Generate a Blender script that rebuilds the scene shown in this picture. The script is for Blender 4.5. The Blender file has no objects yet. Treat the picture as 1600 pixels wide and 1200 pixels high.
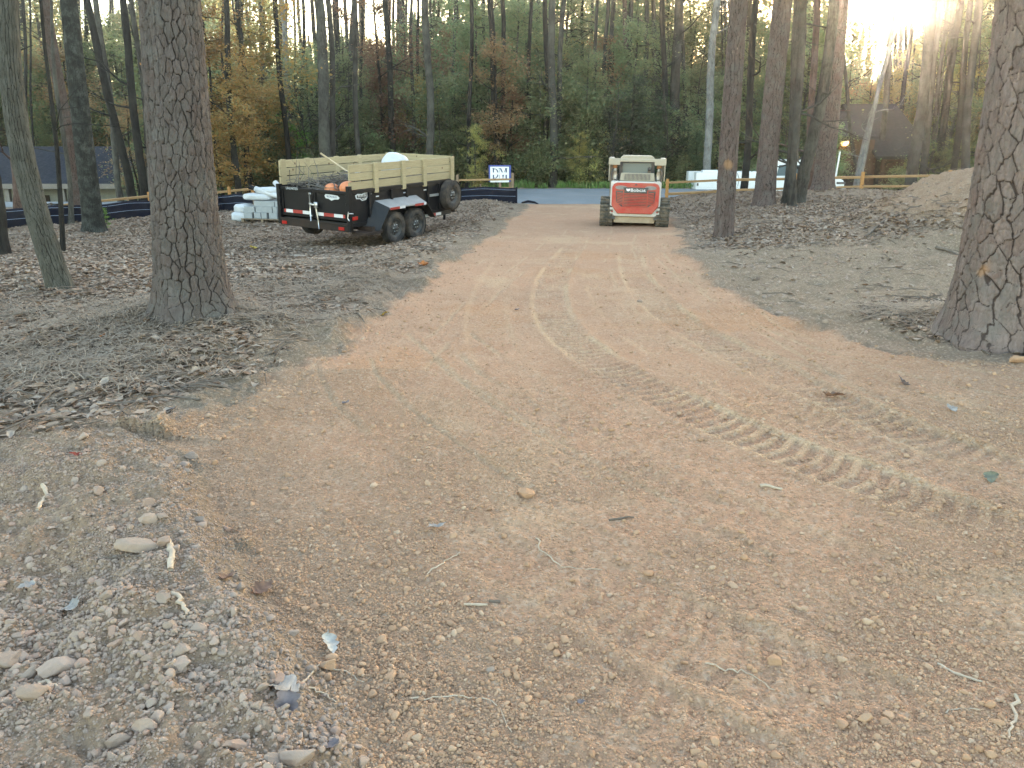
import bpy, math, random
import numpy as np
from mathutils import Vector, Matrix
C = bpy.context.scene.collection
R = math.radians
rng = np.random.default_rng(7)
random.seed(7)

# ------------------------------------------------------------------ camera model
EYE, PITCH, F = 1.55, R(17.3), 1205.0
SP, CP = math.sin(PITCH), math.cos(PITCH)

def ray(px, py):
    u, v = (px-800)/F, (py-600)/F
    return np.array([u, CP-v*SP, -SP-v*CP])

def at(px, py, Y):
    d = ray(px, py); t = Y/d[1]
    return Vector((d[0]*t, Y, EYE+d[2]*t))

def depth(p):
    return p[1]*CP-(p[2]-EYE)*SP

# ------------------------------------------------------------------ noise
def _hash(ix, iy, seed):
    h = (ix.astype(np.int64)*374761393+iy.astype(np.int64)*668265263+seed*974711) & 0xffffffff
    h = ((h ^ (h >> 13))*1274126177) & 0xffffffff
    h = h ^ (h >> 16)
    h = (h*2246822519) & 0xffffffff
    return (h ^ (h >> 15))/4294967296.0

def vn(x, y, seed=0):
    x = np.asarray(x, float); y = np.asarray(y, float)
    ix = np.floor(x); iy = np.floor(y)
    fx = x-ix; fy = y-iy
    fx = fx*fx*fx*(fx*(fx*6-15)+10); fy = fy*fy*fy*(fy*(fy*6-15)+10)
    a = _hash(ix, iy, seed); b = _hash(ix+1, iy, seed)
    c = _hash(ix, iy+1, seed); d = _hash(ix+1, iy+1, seed)
    return (a*(1-fx)+b*fx)*(1-fy)+(c*(1-fx)+d*fx)*fy

def fbm(x, y, seed=0, o=4, g=.5):
    s = 0; a = 1; t = 0
    for i in range(o):
        # rotate each octave so the lattice never lines up
        c, q = math.cos(i*1.1+.3), math.sin(i*1.1+.3)
        s = s+a*(vn((x*c-y*q)*2**i, (x*q+y*c)*2**i, seed+i*17)-.5); t += a; a *= g
    return s/t*2

def worley(x, y, seed=0, wrap=None, jit=.8):
    x = np.asarray(x, float); y = np.asarray(y, float)
    ix = np.floor(x); iy = np.floor(y)
    f1 = np.full(x.shape, 9.); f2 = f1.copy(); cid = np.zeros(x.shape)
    for dx in (-1, 0, 1):
        for dy in (-1, 0, 1):
            cx, cy = ix+dx, iy+dy
            hx = np.mod(cx, wrap) if wrap else cx
            px = cx+.5+jit*(_hash(hx, cy, seed)-.5)+.5*np.mod(cy, 2)*0
            py = cy+.5+jit*(_hash(hx, cy, seed+5)-.5)
            d = np.hypot(x-px, y-py)
            n = d < f1
            f2 = np.where(n, f1, np.minimum(f2, d))
            cid = np.where(n, _hash(hx, cy, seed+9), cid)
            f1 = np.where(n, d, f1)
    return f1, f2, cid

def plates(x, y, cw, ch, seed=0, wrap=None, jit=.8):
    """cells of size cw x ch metres: metric distance to the nearest joint, how upright that joint is, cell id"""
    ix = np.floor(x); iy = np.floor(y); L = []
    for dx in (-1, 0, 1):
        for dy in (-1, 0, 1):
            cx, cy = ix+dx, iy+dy; hx = np.mod(cx, wrap) if wrap else cx
            px = cx+.5+jit*(_hash(hx, cy, seed)-.5)-x; py = cy+.5+jit*(_hash(hx, cy, seed+5)-.5)-y
            L.append((px, py, _hash(hx, cy, seed+9)))
    PX = np.array([l[0] for l in L]); PY = np.array([l[1] for l in L]); Hs = np.array([l[2] for l in L]); D = PX**2+PY**2
    i = D.argmin(0)[None]; t = lambda A: np.take_along_axis(A, i, 0)
    ax, ay, cid = t(PX), t(PY), t(Hs)[0]
    nx, ny = PX-ax, PY-ay; dot = (PX+ax)/2*nx+(PY+ay)/2*ny
    q = np.hypot(nx/cw, ny/ch); dist = np.where(q < 1e-9, 9, dot/np.maximum(q, 1e-9))
    j = dist.argmin(0)[None]; u = lambda A: np.take_along_axis(A, j, 0)[0]
    e = u(dist); plates.tilt = t(PX)[0]*np.cos(cid*39.)+t(PY)[0]*np.sin(cid*39.); vx, vy = u(nx)/cw, u(ny)/ch
    return e, np.abs(vx)/np.hypot(vx, vy), cid

def ss(a, b, x):
    t = np.clip((np.asarray(x, float)-a)/(b-a), 0, 1)
    return t*t*(3-2*t)

# ------------------------------------------------------------------ mesh helpers
def mk(name, V, Fs, mat=None, parent=None, smooth=False, attrs=None, mats=None, midx=None):
    """one mesh object from numpy arrays; Fs is an (M,k) array or a list of faces"""
    me = bpy.data.meshes.new(name)
    V = np.asarray(V, np.float32)
    if isinstance(Fs, np.ndarray):
        m, k = Fs.shape
        me.vertices.add(len(V)); me.vertices.foreach_set('co', V.ravel())
        me.loops.add(m*k); me.loops.foreach_set('vertex_index', Fs.ravel().astype(np.int32))
        me.polygons.add(m); me.polygons.foreach_set('loop_start', np.arange(0, m*k, k, dtype=np.int32))
    else:
        me.from_pydata(V.tolist(), [], Fs)
    if attrs:
        for k, (typ, dom, arr) in attrs.items():
            a = me.attributes.new(k, typ, dom)
            a.data.foreach_set('color' if 'COLOR' in typ else 'value', np.asarray(arr, np.float32).ravel())
    if midx is not None:
        me.polygons.foreach_set('material_index', np.asarray(midx, np.int32))
    me.update(calc_edges=True); me.validate()
    if smooth:
        me.polygons.foreach_set('use_smooth', [True]*len(me.polygons))
    for q in (mats or ([mat] if mat else [])):
        me.materials.append(q)
    o = bpy.data.objects.new(name, me); C.objects.link(o)
    if parent: o.parent = parent
    return o

class MB:
    """collects boxes, tubes, prisms and lathes; build() links them as ONE mesh"""
    def __init__(s): s.v = []; s.f = []; s.m = []; s.cur = 0
    def add(s, vs, fs):
        n = len(s.v); s.v += [tuple(p) for p in vs]; s.f += [tuple(i+n for i in q) for q in fs]; s.m += [s.cur]*len(fs); return s
    def box(s, x0, x1, y0, y1, z0, z1):
        return s.add([(x0,y0,z0),(x1,y0,z0),(x1,y1,z0),(x0,y1,z0),(x0,y0,z1),(x1,y0,z1),(x1,y1,z1),(x0,y1,z1)],
                     [(3,2,1,0),(4,5,6,7),(0,1,5,4),(1,2,6,5),(2,3,7,6),(3,0,4,7)])
    def prism(s, pts, axis, a, b):
        """polygon pts (2-D) pulled from a to b along axis 'x','y' or 'z'"""
        n = len(pts)
        def P(p, t): return (t,p[0],p[1]) if axis == 'x' else (p[0],t,p[1]) if axis == 'y' else (p[0],p[1],t)
        vs = [P(p, a) for p in pts]+[P(p, b) for p in pts]
        return s.add(vs, [tuple(range(n))[::-1], tuple(range(n, 2*n))]+[(i,(i+1)%n,n+(i+1)%n,n+i) for i in range(n)])
    def tube(s, pts, rs, n=8, cap=True):
        pts = [Vector(p) for p in pts]
        if not hasattr(rs, '__len__'): rs = [rs]*len(pts)
        vs = []; fs = []; up = Vector((0,0,1))
        for i, p in enumerate(pts):
            d = (pts[min(i+1,len(pts)-1)]-pts[max(i-1,0)]).normalized()
            a = d.cross(up if abs(d.z) < .9 else Vector((1,0,0))).normalized(); b = d.cross(a)
            for k in range(n):
                t = 2*math.pi*k/n; vs.append(p+(a*math.cos(t)+b*math.sin(t))*rs[i])
        for i in range(len(pts)-1):
            for k in range(n):
                fs.append((i*n+k, i*n+(k+1)%n, (i+1)*n+(k+1)%n, (i+1)*n+k))
        if cap: fs += [tuple(range(n)), tuple(range((len(pts)-1)*n, len(pts)*n))[::-1]]
        return s.add(vs, fs)
    def lathe(s, prof, c, axis='x', n=32, close=False):
        """prof: list of (radius, offset along axis)"""
        vs = []; fs = []; m = len(prof)
        for k in range(n):
            t = 2*math.pi*k/n; co, si = math.cos(t), math.sin(t)
            for r, h in prof:
                vs.append((c[0]+h, c[1]+r*co, c[2]+r*si) if axis == 'x' else (c[0]+r*co, c[1]+h, c[2]+r*si) if axis == 'y' else (c[0]+r*co, c[1]+r*si, c[2]+h))
        for k in range(n):
            for i in range(m if close else m-1):
                j = (i+1) % m
                fs.append((k*m+i, k*m+j, ((k+1)%n)*m+j, ((k+1)%n)*m+i))
        return s.add(vs, fs)
    def build(s, name, mat, parent=None, smooth=False, bevel=0, mats=None):
        o = mk(name, np.array(s.v, np.float32).reshape(-1,3), s.f, mat, parent, smooth, mats=mats, midx=s.m if mats else None)
        if bevel:
            b = o.modifiers.new('bevel', 'BEVEL'); b.width = bevel; b.segments = 2; b.limit_method = 'ANGLE'
        return o

def tag(o, label=None, cat=None, group=None, kind=None):
    if label: o['label'] = label
    if cat: o['category'] = cat
    if group: o['group'] = group
    if kind: o['kind'] = kind
    return o

def empty(name, loc, rz=0.0):
    o = bpy.data.objects.new(name, None); C.objects.link(o)
    o.location = loc; o.rotation_euler = (0, 0, rz); o.empty_display_size = .2
    return o

def copy_tree(o, parent=None):
    c = o.copy(); C.objects.link(c); c.parent = parent
    for ch in list(o.children): copy_tree(ch, c)
    return c

def lettering(name, body, size, mat, parent, loc, rot, extrude=.002, sx=1, align='CENTER'):
    cu = bpy.data.curves.new('lettering_curve', 'FONT'); cu.body = body; cu.size = size; cu.extrude = extrude
    cu.align_x = align; cu.align_y = 'CENTER'; cu.resolution_u = 3
    t = bpy.data.objects.new('tmp', cu); C.objects.link(t)
    me = bpy.data.meshes.new_from_object(t.evaluated_get(bpy.context.evaluated_depsgraph_get()))
    bpy.data.objects.remove(t); bpy.data.curves.remove(cu)
    me.materials.clear(); me.materials.append(mat)
    o = bpy.data.objects.new(name, me); C.objects.link(o); o.parent = parent
    o.location = loc; o.rotation_euler = rot; o.scale = (sx, 1, 1)
    return o

# ------------------------------------------------------------------ node helpers
class NT:
    def __init__(s, name):
        s.mat = bpy.data.materials.new(name); s.mat.use_nodes = True
        s.t = s.mat.node_tree; s.t.nodes.clear()
        s.out = s.n('ShaderNodeOutputMaterial')
    def n(s, typ, **kw):
        d = s.t.nodes.new(typ)
        for k, v in kw.items():
            if k in d.inputs.keys() if isinstance(k, str) else False: s.set(d.inputs[k], v)
            else: setattr(d, k, v)
        return d
    def set(s, sock, v):
        if isinstance(v, bpy.types.NodeSocket): s.t.links.new(v, sock)
        elif v is not None: sock.default_value = v
    def coord(s, kind='Object', scale=(1,1,1), rot=(0,0,0)):
        tc = s.n('ShaderNodeTexCoord'); mp = s.n('ShaderNodeMapping')
        s.set(mp.inputs['Vector'], tc.outputs[kind]); mp.inputs['Scale'].default_value = scale; mp.inputs['Rotation'].default_value = rot
        return mp.outputs[0]
    def noise(s, vec, scale, detail=4, rough=.55, dist=0):
        d = s.n('ShaderNodeTexNoise'); s.set(d.inputs['Vector'], vec)
        d.inputs['Scale'].default_value = scale; d.inputs['Detail'].default_value = detail
        d.inputs['Roughness'].default_value = rough; d.inputs['Distortion'].default_value = dist
        return d.outputs['Fac']
    def vor(s, vec, scale, feature='F1', out='Distance', rand=1):
        d = s.n('ShaderNodeTexVoronoi', feature=feature); s.set(d.inputs['Vector'], vec)
        d.inputs['Scale'].default_value = scale; d.inputs['Randomness'].default_value = rand
        return d.outputs[out]
    def ramp(s, fac, stops):
        d = s.n('ShaderNodeValToRGB'); s.set(d.inputs[0], fac); e = d.color_ramp.elements
        while len(e) < len(stops): e.new(.5)
        for q, (p, c) in zip(e, stops):
            q.position = p; q.color = (c, c, c, 1) if not hasattr(c, '__len__') else (*c, 1)
        return d.outputs[0]
    def mix(s, f, a, b, mode='MIX'):
        d = s.n('ShaderNodeMix', data_type='RGBA', blend_type=mode)
        s.set(d.inputs[0], f)
        for k, v in ((6, a), (7, b)):
            s.set(d.inputs[k], (*v, 1) if isinstance(v, tuple) and len(v) == 3 else v)
        return d.outputs[2]
    def math(s, op, a, b=None, clamp=False):
        d = s.n('ShaderNodeMath', operation=op, use_clamp=clamp); s.set(d.inputs[0], a); s.set(d.inputs[1], b)
        return d.outputs[0]
    def attr(s, name, out='Fac'):
        return s.n('ShaderNodeAttribute', attribute_name=name).outputs[out]
    def bump(s, h, strength=.5, dist=.02, normal=None):
        d = s.n('ShaderNodeBump'); s.set(d.inputs['Height'], h); d.inputs['Strength'].default_value = strength
        d.inputs['Distance'].default_value = dist; s.set(d.inputs['Normal'], normal)
        return d.outputs[0]
    def done(s, col, rough=.8, metal=0, normal=None, spec=.3, trans=0, emit=None, es=0, coat=0):
        p = s.n('ShaderNodeBsdfPrincipled')
        s.set(p.inputs['Base Color'], (*col, 1) if isinstance(col, tuple) and len(col) == 3 else col)
        s.set(p.inputs['Roughness'], rough); s.set(p.inputs['Metallic'], metal); s.set(p.inputs['Normal'], normal)
        p.inputs['Specular IOR Level'].default_value = spec
        p.inputs['Coat Weight'].default_value = coat
        if emit: p.inputs['Emission Color'].default_value = (*emit, 1); p.inputs['Emission Strength'].default_value = es
        sh = p.outputs[0]
        if trans:
            tr = s.n('ShaderNodeBsdfTranslucent'); s.set(tr.inputs['Color'], (*col, 1) if isinstance(col, tuple) else col)
            mx = s.n('ShaderNodeMixShader'); mx.inputs[0].default_value = trans
            s.t.links.new(sh, mx.inputs[1]); s.t.links.new(tr.outputs[0], mx.inputs[2]); sh = mx.outputs[0]
        s.t.links.new(sh, s.out.inputs[0])
        return s.mat

M = {}
def simple(name, col, rough=.6, metal=0, var=.15, scale=6, dirt=None, dirt_amt=.4, spec=.4, bump=0, coat=0):
    """paint/metal/plastic with slight value drift, grime in patches and optional fine bump"""
    t = NT(name); v = t.coord('Object')
    n1 = t.noise(v, scale, 5, .6)
    a = tuple(c*(1-var) for c in col); b = tuple(min(1, c*(1+var)) for c in col)
    c = t.mix(t.ramp(n1, [(.3, 0.), (.7, 1.)]), a, b)
    r = rough
    if dirt:
        g = t.ramp(t.noise(v, scale*.7, 8, .7), [(.42, 0.), (.72, dirt_amt)])
        c = t.mix(g, c, dirt)
        r = t.math('ADD', t.math('MULTIPLY', g, .4), rough, True)
    nm = t.bump(t.noise(v, scale*14, 3), bump, .004) if bump else None
    M[name] = t.done(c, r, metal, nm, spec, coat=coat)
    return M[name]
# ------------------------------------------------------------------ materials
DUST = (.36, .26, .18)
simple('black_paint', (.005, .0055, .008), .5, 0, .2, 3, DUST, .015, .2)
simple('dark_paint', (.016, .018, .021), .5, 0, .2, 3, DUST, .06, .3)
simple('frame_paint', (.014, .011, .011), .6, 0, .3, 4, (.10, .055, .035), .4, .25)
simple('galvanised_and_sky_sheen', (.30, .32, .34), .5, .4, .12, 5, DUST, .2, .5)  # bare metal parts; on the fender tops a painted sky reflection
simple('chrome', (.62, .63, .65), .3, .8, .1, 8)
simple('tyre_rubber', (.032, .032, .034), .85, 0, .2, 8, (.22, .17, .13), .55, .2)
simple('rim_paint', (.045, .047, .05), .45, .3, .15, 8, (.2, .17, .14), .3)
simple('red_tape', (.30, .03, .025), .5, 0, .1, 20)
simple('white_tape', (.55, .56, .58), .45, 0, .06, 20)
simple('red_lens', (.35, .02, .015), .2, 0, .1, 20)
simple('badge_silver', (.55, .6, .66), .4, .3, .1, 20)
simple('loader_red', (.42, .032, .022), .45, 0, .06, 3, (.42, .26, .18), .5, .4)
simple('loader_white', (.56, .54, .51), .5, 0, .06, 3, (.42, .33, .25), .45, .4)
simple('loader_cream', (.37, .335, .27), .55, 0, .08, 3, (.40, .31, .22), .5, .4)
simple('loader_dark', (.05, .053, .06), .6, 0, .2, 5, DUST, .4)
simple('loader_tan', (.38, .30, .21), .75, 0, .15, 6, (.30, .21, .14), .6)
simple('track_rubber', (.05, .052, .048), .9, 0, .2, 9, (.33, .25, .18), .75, .2)
simple('lamp_lens', (.22, .20, .20), .3, 0, .1, 9)
simple('rust', (.30, .13, .05), .8, 0, .3, 12)
simple('cylinder_steel', (.5, .45, .38), .45, .4, .15, 9, (.33, .2, .1), .5)
simple('white_paint', (.74, .76, .78), .35, 0, .04, 2, (.5, .45, .4), .15, .5, coat=.3)
simple('sign_white', (.78, .79, .8), .5, 0, .03, 3)
simple('sign_blue', (.05, .07, .27), .5, 0, .1, 3)
simple('sign_ink', (.06, .08, .16), .5, 0, .1, 3)
simple('silt_fabric', (.006, .008, .018), .75, 0, .3, 5, (.06, .05, .05), .2, .12, .3)
simple('silt_cord', (.25, .30, .42), .6, 0, .2, 5)
simple('concrete_block', (.32, .345, .36), .9, 0, .12, 9, (.30, .31, .31), .3, .2, .4)
simple('white_bag', (.50, .53, .57), .5, 0, .06, 6, (.5, .5, .48), .25, .4, .3)
simple('white_pipe', (.54, .57, .61), .4, 0, .05, 6)
simple('orange_skin', (.62, .20, .075), .6, 0, .15, 6, (.66, .36, .25), .5)
simple('brush_twig', (.13, .12, .11), .9, 0, .4, 9)
simple('soil_load', (.12, .095, .075), .95, 0, .4, 7, (.25, .2, .16), .5, .2, .5)
simple('handle_wood', (.55, .46, .32), .7, 0, .15, 12)
simple('roof_shingle', (.018, .021, .031), .9, 0, .35, 7, (.1, .1, .11), .4, .2, .5)
simple('grey_siding', (.30, .32, .31), .8, 0, .1, 4)
simple('fascia', (.17, .155, .14), .7, 0, .12, 4)
simple('dark_gap', (.03, .02, .017), .8, 0, .3, 4)
simple('cabin_wall', (.075, .045, .028), .85, 0, .3, 5)
simple('cabin_roof', (.03, .027, .026), .9, 0, .3, 6)
simple('pale_roof', (.40, .46, .48), .7, 0, .1, 3)
simple('pallet_wood', (.22, .17, .12), .85, 0, .25, 8)
simple('stake_wood', (.20, .14, .09), .85, 0, .25, 8)
simple('dry_root', (.42, .35, .27), .9, 0, .2, 14, DUST, .4, .2, .5)
simple('dark_stick', (.14, .115, .095), .9, 0, .3, 14, None, .4, .2, .5)
t = NT('glass'); M['glass'] = t.done((.10, .14, .16), .08, 0, None, .6)
t = NT('loader_glass'); M['loader_glass'] = t.done((.15, .19, .20), .18, 0, None, .6)
t = NT('lamp_glow'); M['lamp_glow'] = t.done((.9, .6, .25), .4, emit=(1, .55, .16), es=1.3)

def wood(name, a, b, knots=True):
    t = NT(name)
    v = t.coord('Object', (1, 1, 1))
    info = t.n('ShaderNodeObjectInfo')
    off = t.n('ShaderNodeVectorMath', operation='ADD'); t.set(off.inputs[0], v)
    cmb = t.n('ShaderNodeCombineXYZ')
    for k in range(3): t.set(cmb.inputs[k], t.math('MULTIPLY', info.outputs['Random'], 37.0+k*11))
    t.set(off.inputs[1], cmb.outputs[0])
    mp = t.n('ShaderNodeMapping'); t.set(mp.inputs['Vector'], off.outputs[0]); mp.inputs['Scale'].default_value = (1.2, 1.2, 16)
    g = t.noise(mp.outputs[0], 3, 6, .6, .6)
    c = t.mix(t.ramp(g, [(.35, 0.), (.66, 1.)]), a, b)
    c = t.mix(t.ramp(info.outputs['Random'], [(.0, 0.), (1., .5)]), c, tuple(x*.72 for x in a))
    if knots:
        k = t.vor(off.outputs[0], 2.6)
        c = t.mix(t.ramp(k, [(.05, 1.), (.085, 0.)]), c, (.13, .075, .04))
    M[name] = t.done(c, .8, 0, t.bump(g, .4, .004), .2)
wood('treated_board', (.345, .288, .178), (.455, .385, .25))
wood('cedar_rail', (.27, .165, .08), (.40, .26, .135))
wood('cedar_post', (.34, .17, .06), (.44, .245, .095))

# ---- ground: forest floor, graded clay and grey soil in one network driven by the survey attribute
def ground_mat(name):
    t = NT(name); v = t.coord('Object')
    z = t.n('ShaderNodeAttribute', attribute_name='zone')
    sep = t.n('ShaderNodeSeparateColor'); t.set(sep.inputs[0], z.outputs['Color'])
    Rr, G, B, A = sep.outputs[0], sep.outputs[1], sep.outputs[2], z.outputs['Alpha']
    big = t.noise(v, .55, 5, .6); mid = t.noise(v, 3.2, 6, .62); fine = t.noise(v, 26, 6, .7); vf = t.noise(v, 110, 4, .7)
    dirt = t.mix(t.ramp(big, [(.35, 0.), (.68, 1.)]), (.485, .284, .178), (.415, .246, .156))
    dirt = t.mix(t.ramp(mid, [(.38, 0.), (.7, .55)]), dirt, (.52, .35, .235))
    dirt = t.mix(A, dirt, (.47, .235, .108))
    dirt = t.mix(B, dirt, (.58, .42, .265))
    grey = t.mix(t.ramp(mid, [(.35, 0.), (.68, 1.)]), (.21, .163, .116), (.282, .225, .163))
    dirt = t.mix(G, dirt, grey)
    lit = t.mix(t.ramp(mid, [(.3, 0.), (.7, 1.)]), (.20, .15, .11), (.29, .226, .17))
    lit = t.mix(G, lit, grey)
    c = t.mix(Rr, lit, dirt)
    peb = t.vor(v, 62, 'F1', 'Color'); pd = t.vor(v, 62)
    sepc = t.n('ShaderNodeSeparateColor'); t.set(sepc.inputs[0], peb)
    c = t.mix(t.ramp(sepc.outputs[0], [(.0, .0), (1., .48)]), c, t.mix(.55, c, (.17, .115, .075)))
    c = t.mix(t.math('MULTIPLY', t.ramp(sepc.outputs[1], [(.80, 0.), (.88, .35)]), 1.0), c, (.55, .43, .33))
    c = t.mix(t.ramp(fine, [(.3, .30), (.55, 0.)]), c, t.mix(.6, c, (.10, .07, .05)))  # darkens low spots of the bump: crevice shade put into the colour
    h = t.math('ADD', t.math('MULTIPLY', fine, .8), t.math('MULTIPLY', t.ramp(pd, [(0., 1.), (.55, 0.)]), .55))
    h = t.math('ADD', h, t.math('MULTIPLY', vf, .35))
    nm = t.bump(h, 1.0, .022)
    return t.done(c, .95, 0, nm, .12)
M['forest_floor'] = ground_mat('forest_floor')

def stone_mat(name, cols, scale=30):
    t = NT(name); v = t.coord('Object'); r = t.attr('rnd')
    n = len(cols)
    c = t.ramp(r, [(i/(n-1), q) for i, q in enumerate(cols)])
    k = t.noise(v, scale, 5, .65)
    c = t.mix(t.ramp(k, [(.3, .45), (.62, 0.)]), c, t.mix(.5, c, (.16, .12, .09)))
    return t.done(c, .93, 0, t.bump(t.noise(v, scale*3, 4, .7), .5, .006), .15)
M['rubble'] = stone_mat('rubble', [(.30, .228, .178), (.345, .27, .215), (.285, .225, .18), (.385, .295, .238), (.27, .215, .175), (.36, .24, .18)])
M['clod'] = stone_mat('clod', [(.37, .225, .135), (.42, .275, .175), (.33, .205, .13), (.45, .30, .195), (.38, .235, .14), (.47, .345, .245)])

def litter_mat(name, cols, trans=.12):
    t = NT(name); r = t.attr('rnd'); n = len(cols)
    c = t.ramp(r, [(i/(n-1), q) for i, q in enumerate(cols)])
    v = t.coord('Object'); k = t.noise(v, 40, 3)
    c = t.mix(t.ramp(k, [(.35, .35), (.6, 0.)]), c, t.mix(.5, c, (.08, .06, .045)))
    return t.done(c, .8, 0, None, .25, trans)
M['litter'] = litter_mat('litter', [(.25, .172, .120), (.32, .235, .174), (.385, .308, .242), (.27, .182, .122), (.42, .355, .295), (.19, .13, .094), (.32, .208, .138)])
M['litter_dark'] = litter_mat('litter_dark', [(.15, .113, .088), (.225, .172, .134), (.29, .23, .184), (.18, .137, .105)])
M['straw'] = litter_mat('straw', [(.26, .20, .145), (.34, .27, .20), (.20, .16, .12), (.38, .33, .27)], .05)
for nm, col in (('leaf_red', (.19, .03, .018)), ('leaf_grey', (.29, .27, .25)), ('leaf_orange', (.42, .16, .05)), ('leaf_yellow', (.45, .32, .06)),
                ('leaf_brown', (.20, .12, .085)), ('leaf_pale', (.40, .40, .385)), ('leaf_violet', (.17, .145, .15)), ('leaf_green', (.16, .165, .12))):
    t = NT(nm); k = t.noise(t.coord('Object'), 25, 4)
    M[nm] = t.done(t.mix(t.ramp(k, [(.35, 0.), (.65, 1.)]), tuple(c*.7 for c in col), tuple(min(1, c*1.2) for c in col)), .7, 0, None, .3, .1)

# ---- bark
def pine_bark(name, plate_a, plate_b, plate_c, fissure):
    t = NT(name); v = t.coord('Object')
    cell = t.attr('cell'); crack = t.attr('crack'); scar = t.attr('scar')
    c = t.ramp(cell, [(0., plate_a), (.5, plate_b), (1., plate_c)])
    vs = t.coord('Object', (1, 1, .25))
    n = t.noise(vs, 42, 6, .7)
    c = t.mix(t.ramp(n, [(.3, .75), (.6, 0.)]), c, t.mix(.5, c, fissure))
    c = t.mix(t.ramp(t.noise(vs, 13, 5, .7, 1.2), [(.48, 0.), (.62, .5)]), c, tuple(min(1, q*1.35) for q in plate_b))
    c = t.mix(t.ramp(t.noise(v, 5, 5, .65), [(.45, 0.), (.7, .5)]), c, (.13, .137, .128))
    c = t.mix(t.ramp(crack, [(.30, 1.), (.75, 0.)]), c, fissure)
    c = t.mix(t.math('MULTIPLY', scar, .6), c, (.36, .21, .11))
    return t.done(c, .92, 0, t.bump(n, 1.0, .018), .15)
M['bark_left'] = pine_bark('bark_left', (.082, .066, .060), (.118, .102, .097), (.102, .076, .067), (.036, .030, .028))
M['bark_right'] = pine_bark('bark_right', (.148, .108, .095), (.195, .155, .142), (.172, .122, .107), (.066, .050, .045))
M['bark_mid'] = pine_bark('bark_mid', (.088, .061, .054), (.122, .092, .085), (.102, .071, .063), (.038, .029, .027))

M['bark_oak_grey'] = pine_bark('bark_oak_grey', (.062, .060, .053), (.092, .092, .080), (.073, .069, .060), (.019, .018, .017))
M['bark_oak_dark'] = pine_bark('bark_oak_dark', (.020, .021, .020), (.031, .033, .030), (.025, .025, .023), (.006, .006, .006))
M['bark_pine_red'] = pine_bark('bark_pine_red', (.072, .046, .039), (.092, .064, .056), (.08, .052, .044), (.02, .015, .014))
def bark(name, a, b, dark, su=26, sv=5):
    """furrowed bark of the smaller trunks: long ridges, lichen and moss in patches"""
    t = NT(name); v = t.coord('Object', (1, 1, sv/su)); w = t.coord('Object')
    info = t.n('ShaderNodeObjectInfo').outputs['Random']
    k = t.noise(v, su, 5, .65, .8)
    c = t.mix(t.ramp(k, [(.4, 0.), (.62, 1.)]), dark, a)
    c = t.mix(t.ramp(t.noise(w, 2.2, 5, .6), [(.42, 0.), (.68, .8)]), c, b)
    c = t.mix(t.math('MULTIPLY', info, .45), c, t.mix(.5, c, dark))
    return t.done(c, .92, 0, t.bump(k, .9, .03), .15)
M['bark_grey'] = bark('bark_grey', (.085, .08, .073), (.118, .12, .102), (.028, .026, .024))
M['bark_dark'] = bark('bark_dark', (.030, .028, .026), (.044, .044, .039), (.009, .008, .008))
M['bark_red'] = bark('bark_red', (.115, .072, .06), (.135, .10, .09), (.04, .027, .024))
M['bark_wood'] = bark('bark_wood', (.060, .055, .049), (.09, .088, .08), (.025, .022, .02), 14, 3)
M['bark_pale'] = bark('bark_pale', (.19, .19, .185), (.25, .255, .25), (.08, .075, .072), 18, 5)

def foliage(name, cols, trans=.45):
    t = NT(name); r = t.attr('rnd'); n = len(cols)
    info = t.n('ShaderNodeObjectInfo').outputs['Random']
    f = t.math('FRACT', t.math('ADD', r, t.math('MULTIPLY', info, .6)))
    c = t.ramp(f, [(i/(n-1), q) for i, q in enumerate(cols)])
    hs = t.n('ShaderNodeHueSaturation'); t.set(hs.inputs['Color'], c)
    t.set(hs.inputs['Value'], t.math('ADD', t.math('MULTIPLY', info, .8), 1.0))
    t.set(hs.inputs['Hue'], t.math('ADD', t.math('MULTIPLY', info, .03), .485))
    M[name] = t.done(hs.outputs[0], .6, 0, None, .3, trans)
foliage('fol_olive', [(.125, .175, .085), (.17, .20, .09), (.10, .15, .08), (.21, .215, .10), (.14, .155, .085), (.13, .19, .095)])
foliage('fol_orange', [(.27, .15, .05), (.30, .20, .065), (.20, .165, .07), (.33, .18, .055), (.23, .19, .075), (.19, .18, .085)])
foliage('fol_rust', [(.22, .115, .06), (.18, .12, .075), (.26, .15, .075), (.15, .125, .08)])
foliage('fol_yellow', [(.30, .26, .09), (.24, .23, .09), (.33, .26, .085), (.19, .20, .085)])
foliage('fol_dark', [(.04, .066, .036), (.058, .085, .045), (.045, .06, .038), (.08, .105, .06)], .3)
foliage('fol_lime', [(.13, .26, .05), (.17, .32, .06), (.10, .20, .045)], .5)
foliage('fol_far', [(.15, .195, .115), (.21, .22, .12), (.13, .175, .105), (.28, .23, .115), (.175, .205, .13)], .5)
foliage('grass_blade', [(.07, .13, .03), (.10, .17, .045), (.14, .16, .06)], .3)

# ---- asphalt
t = NT('asphalt'); v = t.coord('Object')
k = t.noise(v, 140, 3); b = t.noise(v, .8, 5, .6); st = t.noise(t.coord('Object', (.12, 1.6, 1)), 1.5, 5)
c = t.mix(t.ramp(b, [(.3, 0.), (.7, 1.)]), (.17, .19, .205), (.23, .25, .265))
c = t.mix(t.ramp(k, [(.4, .35), (.6, 0.)]), c, (.09, .095, .10))
c = t.mix(t.ramp(st, [(.5, 0.), (.75, .4)]), c, (.32, .27, .21))
M['asphalt'] = t.done(c, .9, 0, t.bump(k, .4, .006), .2)
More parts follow.
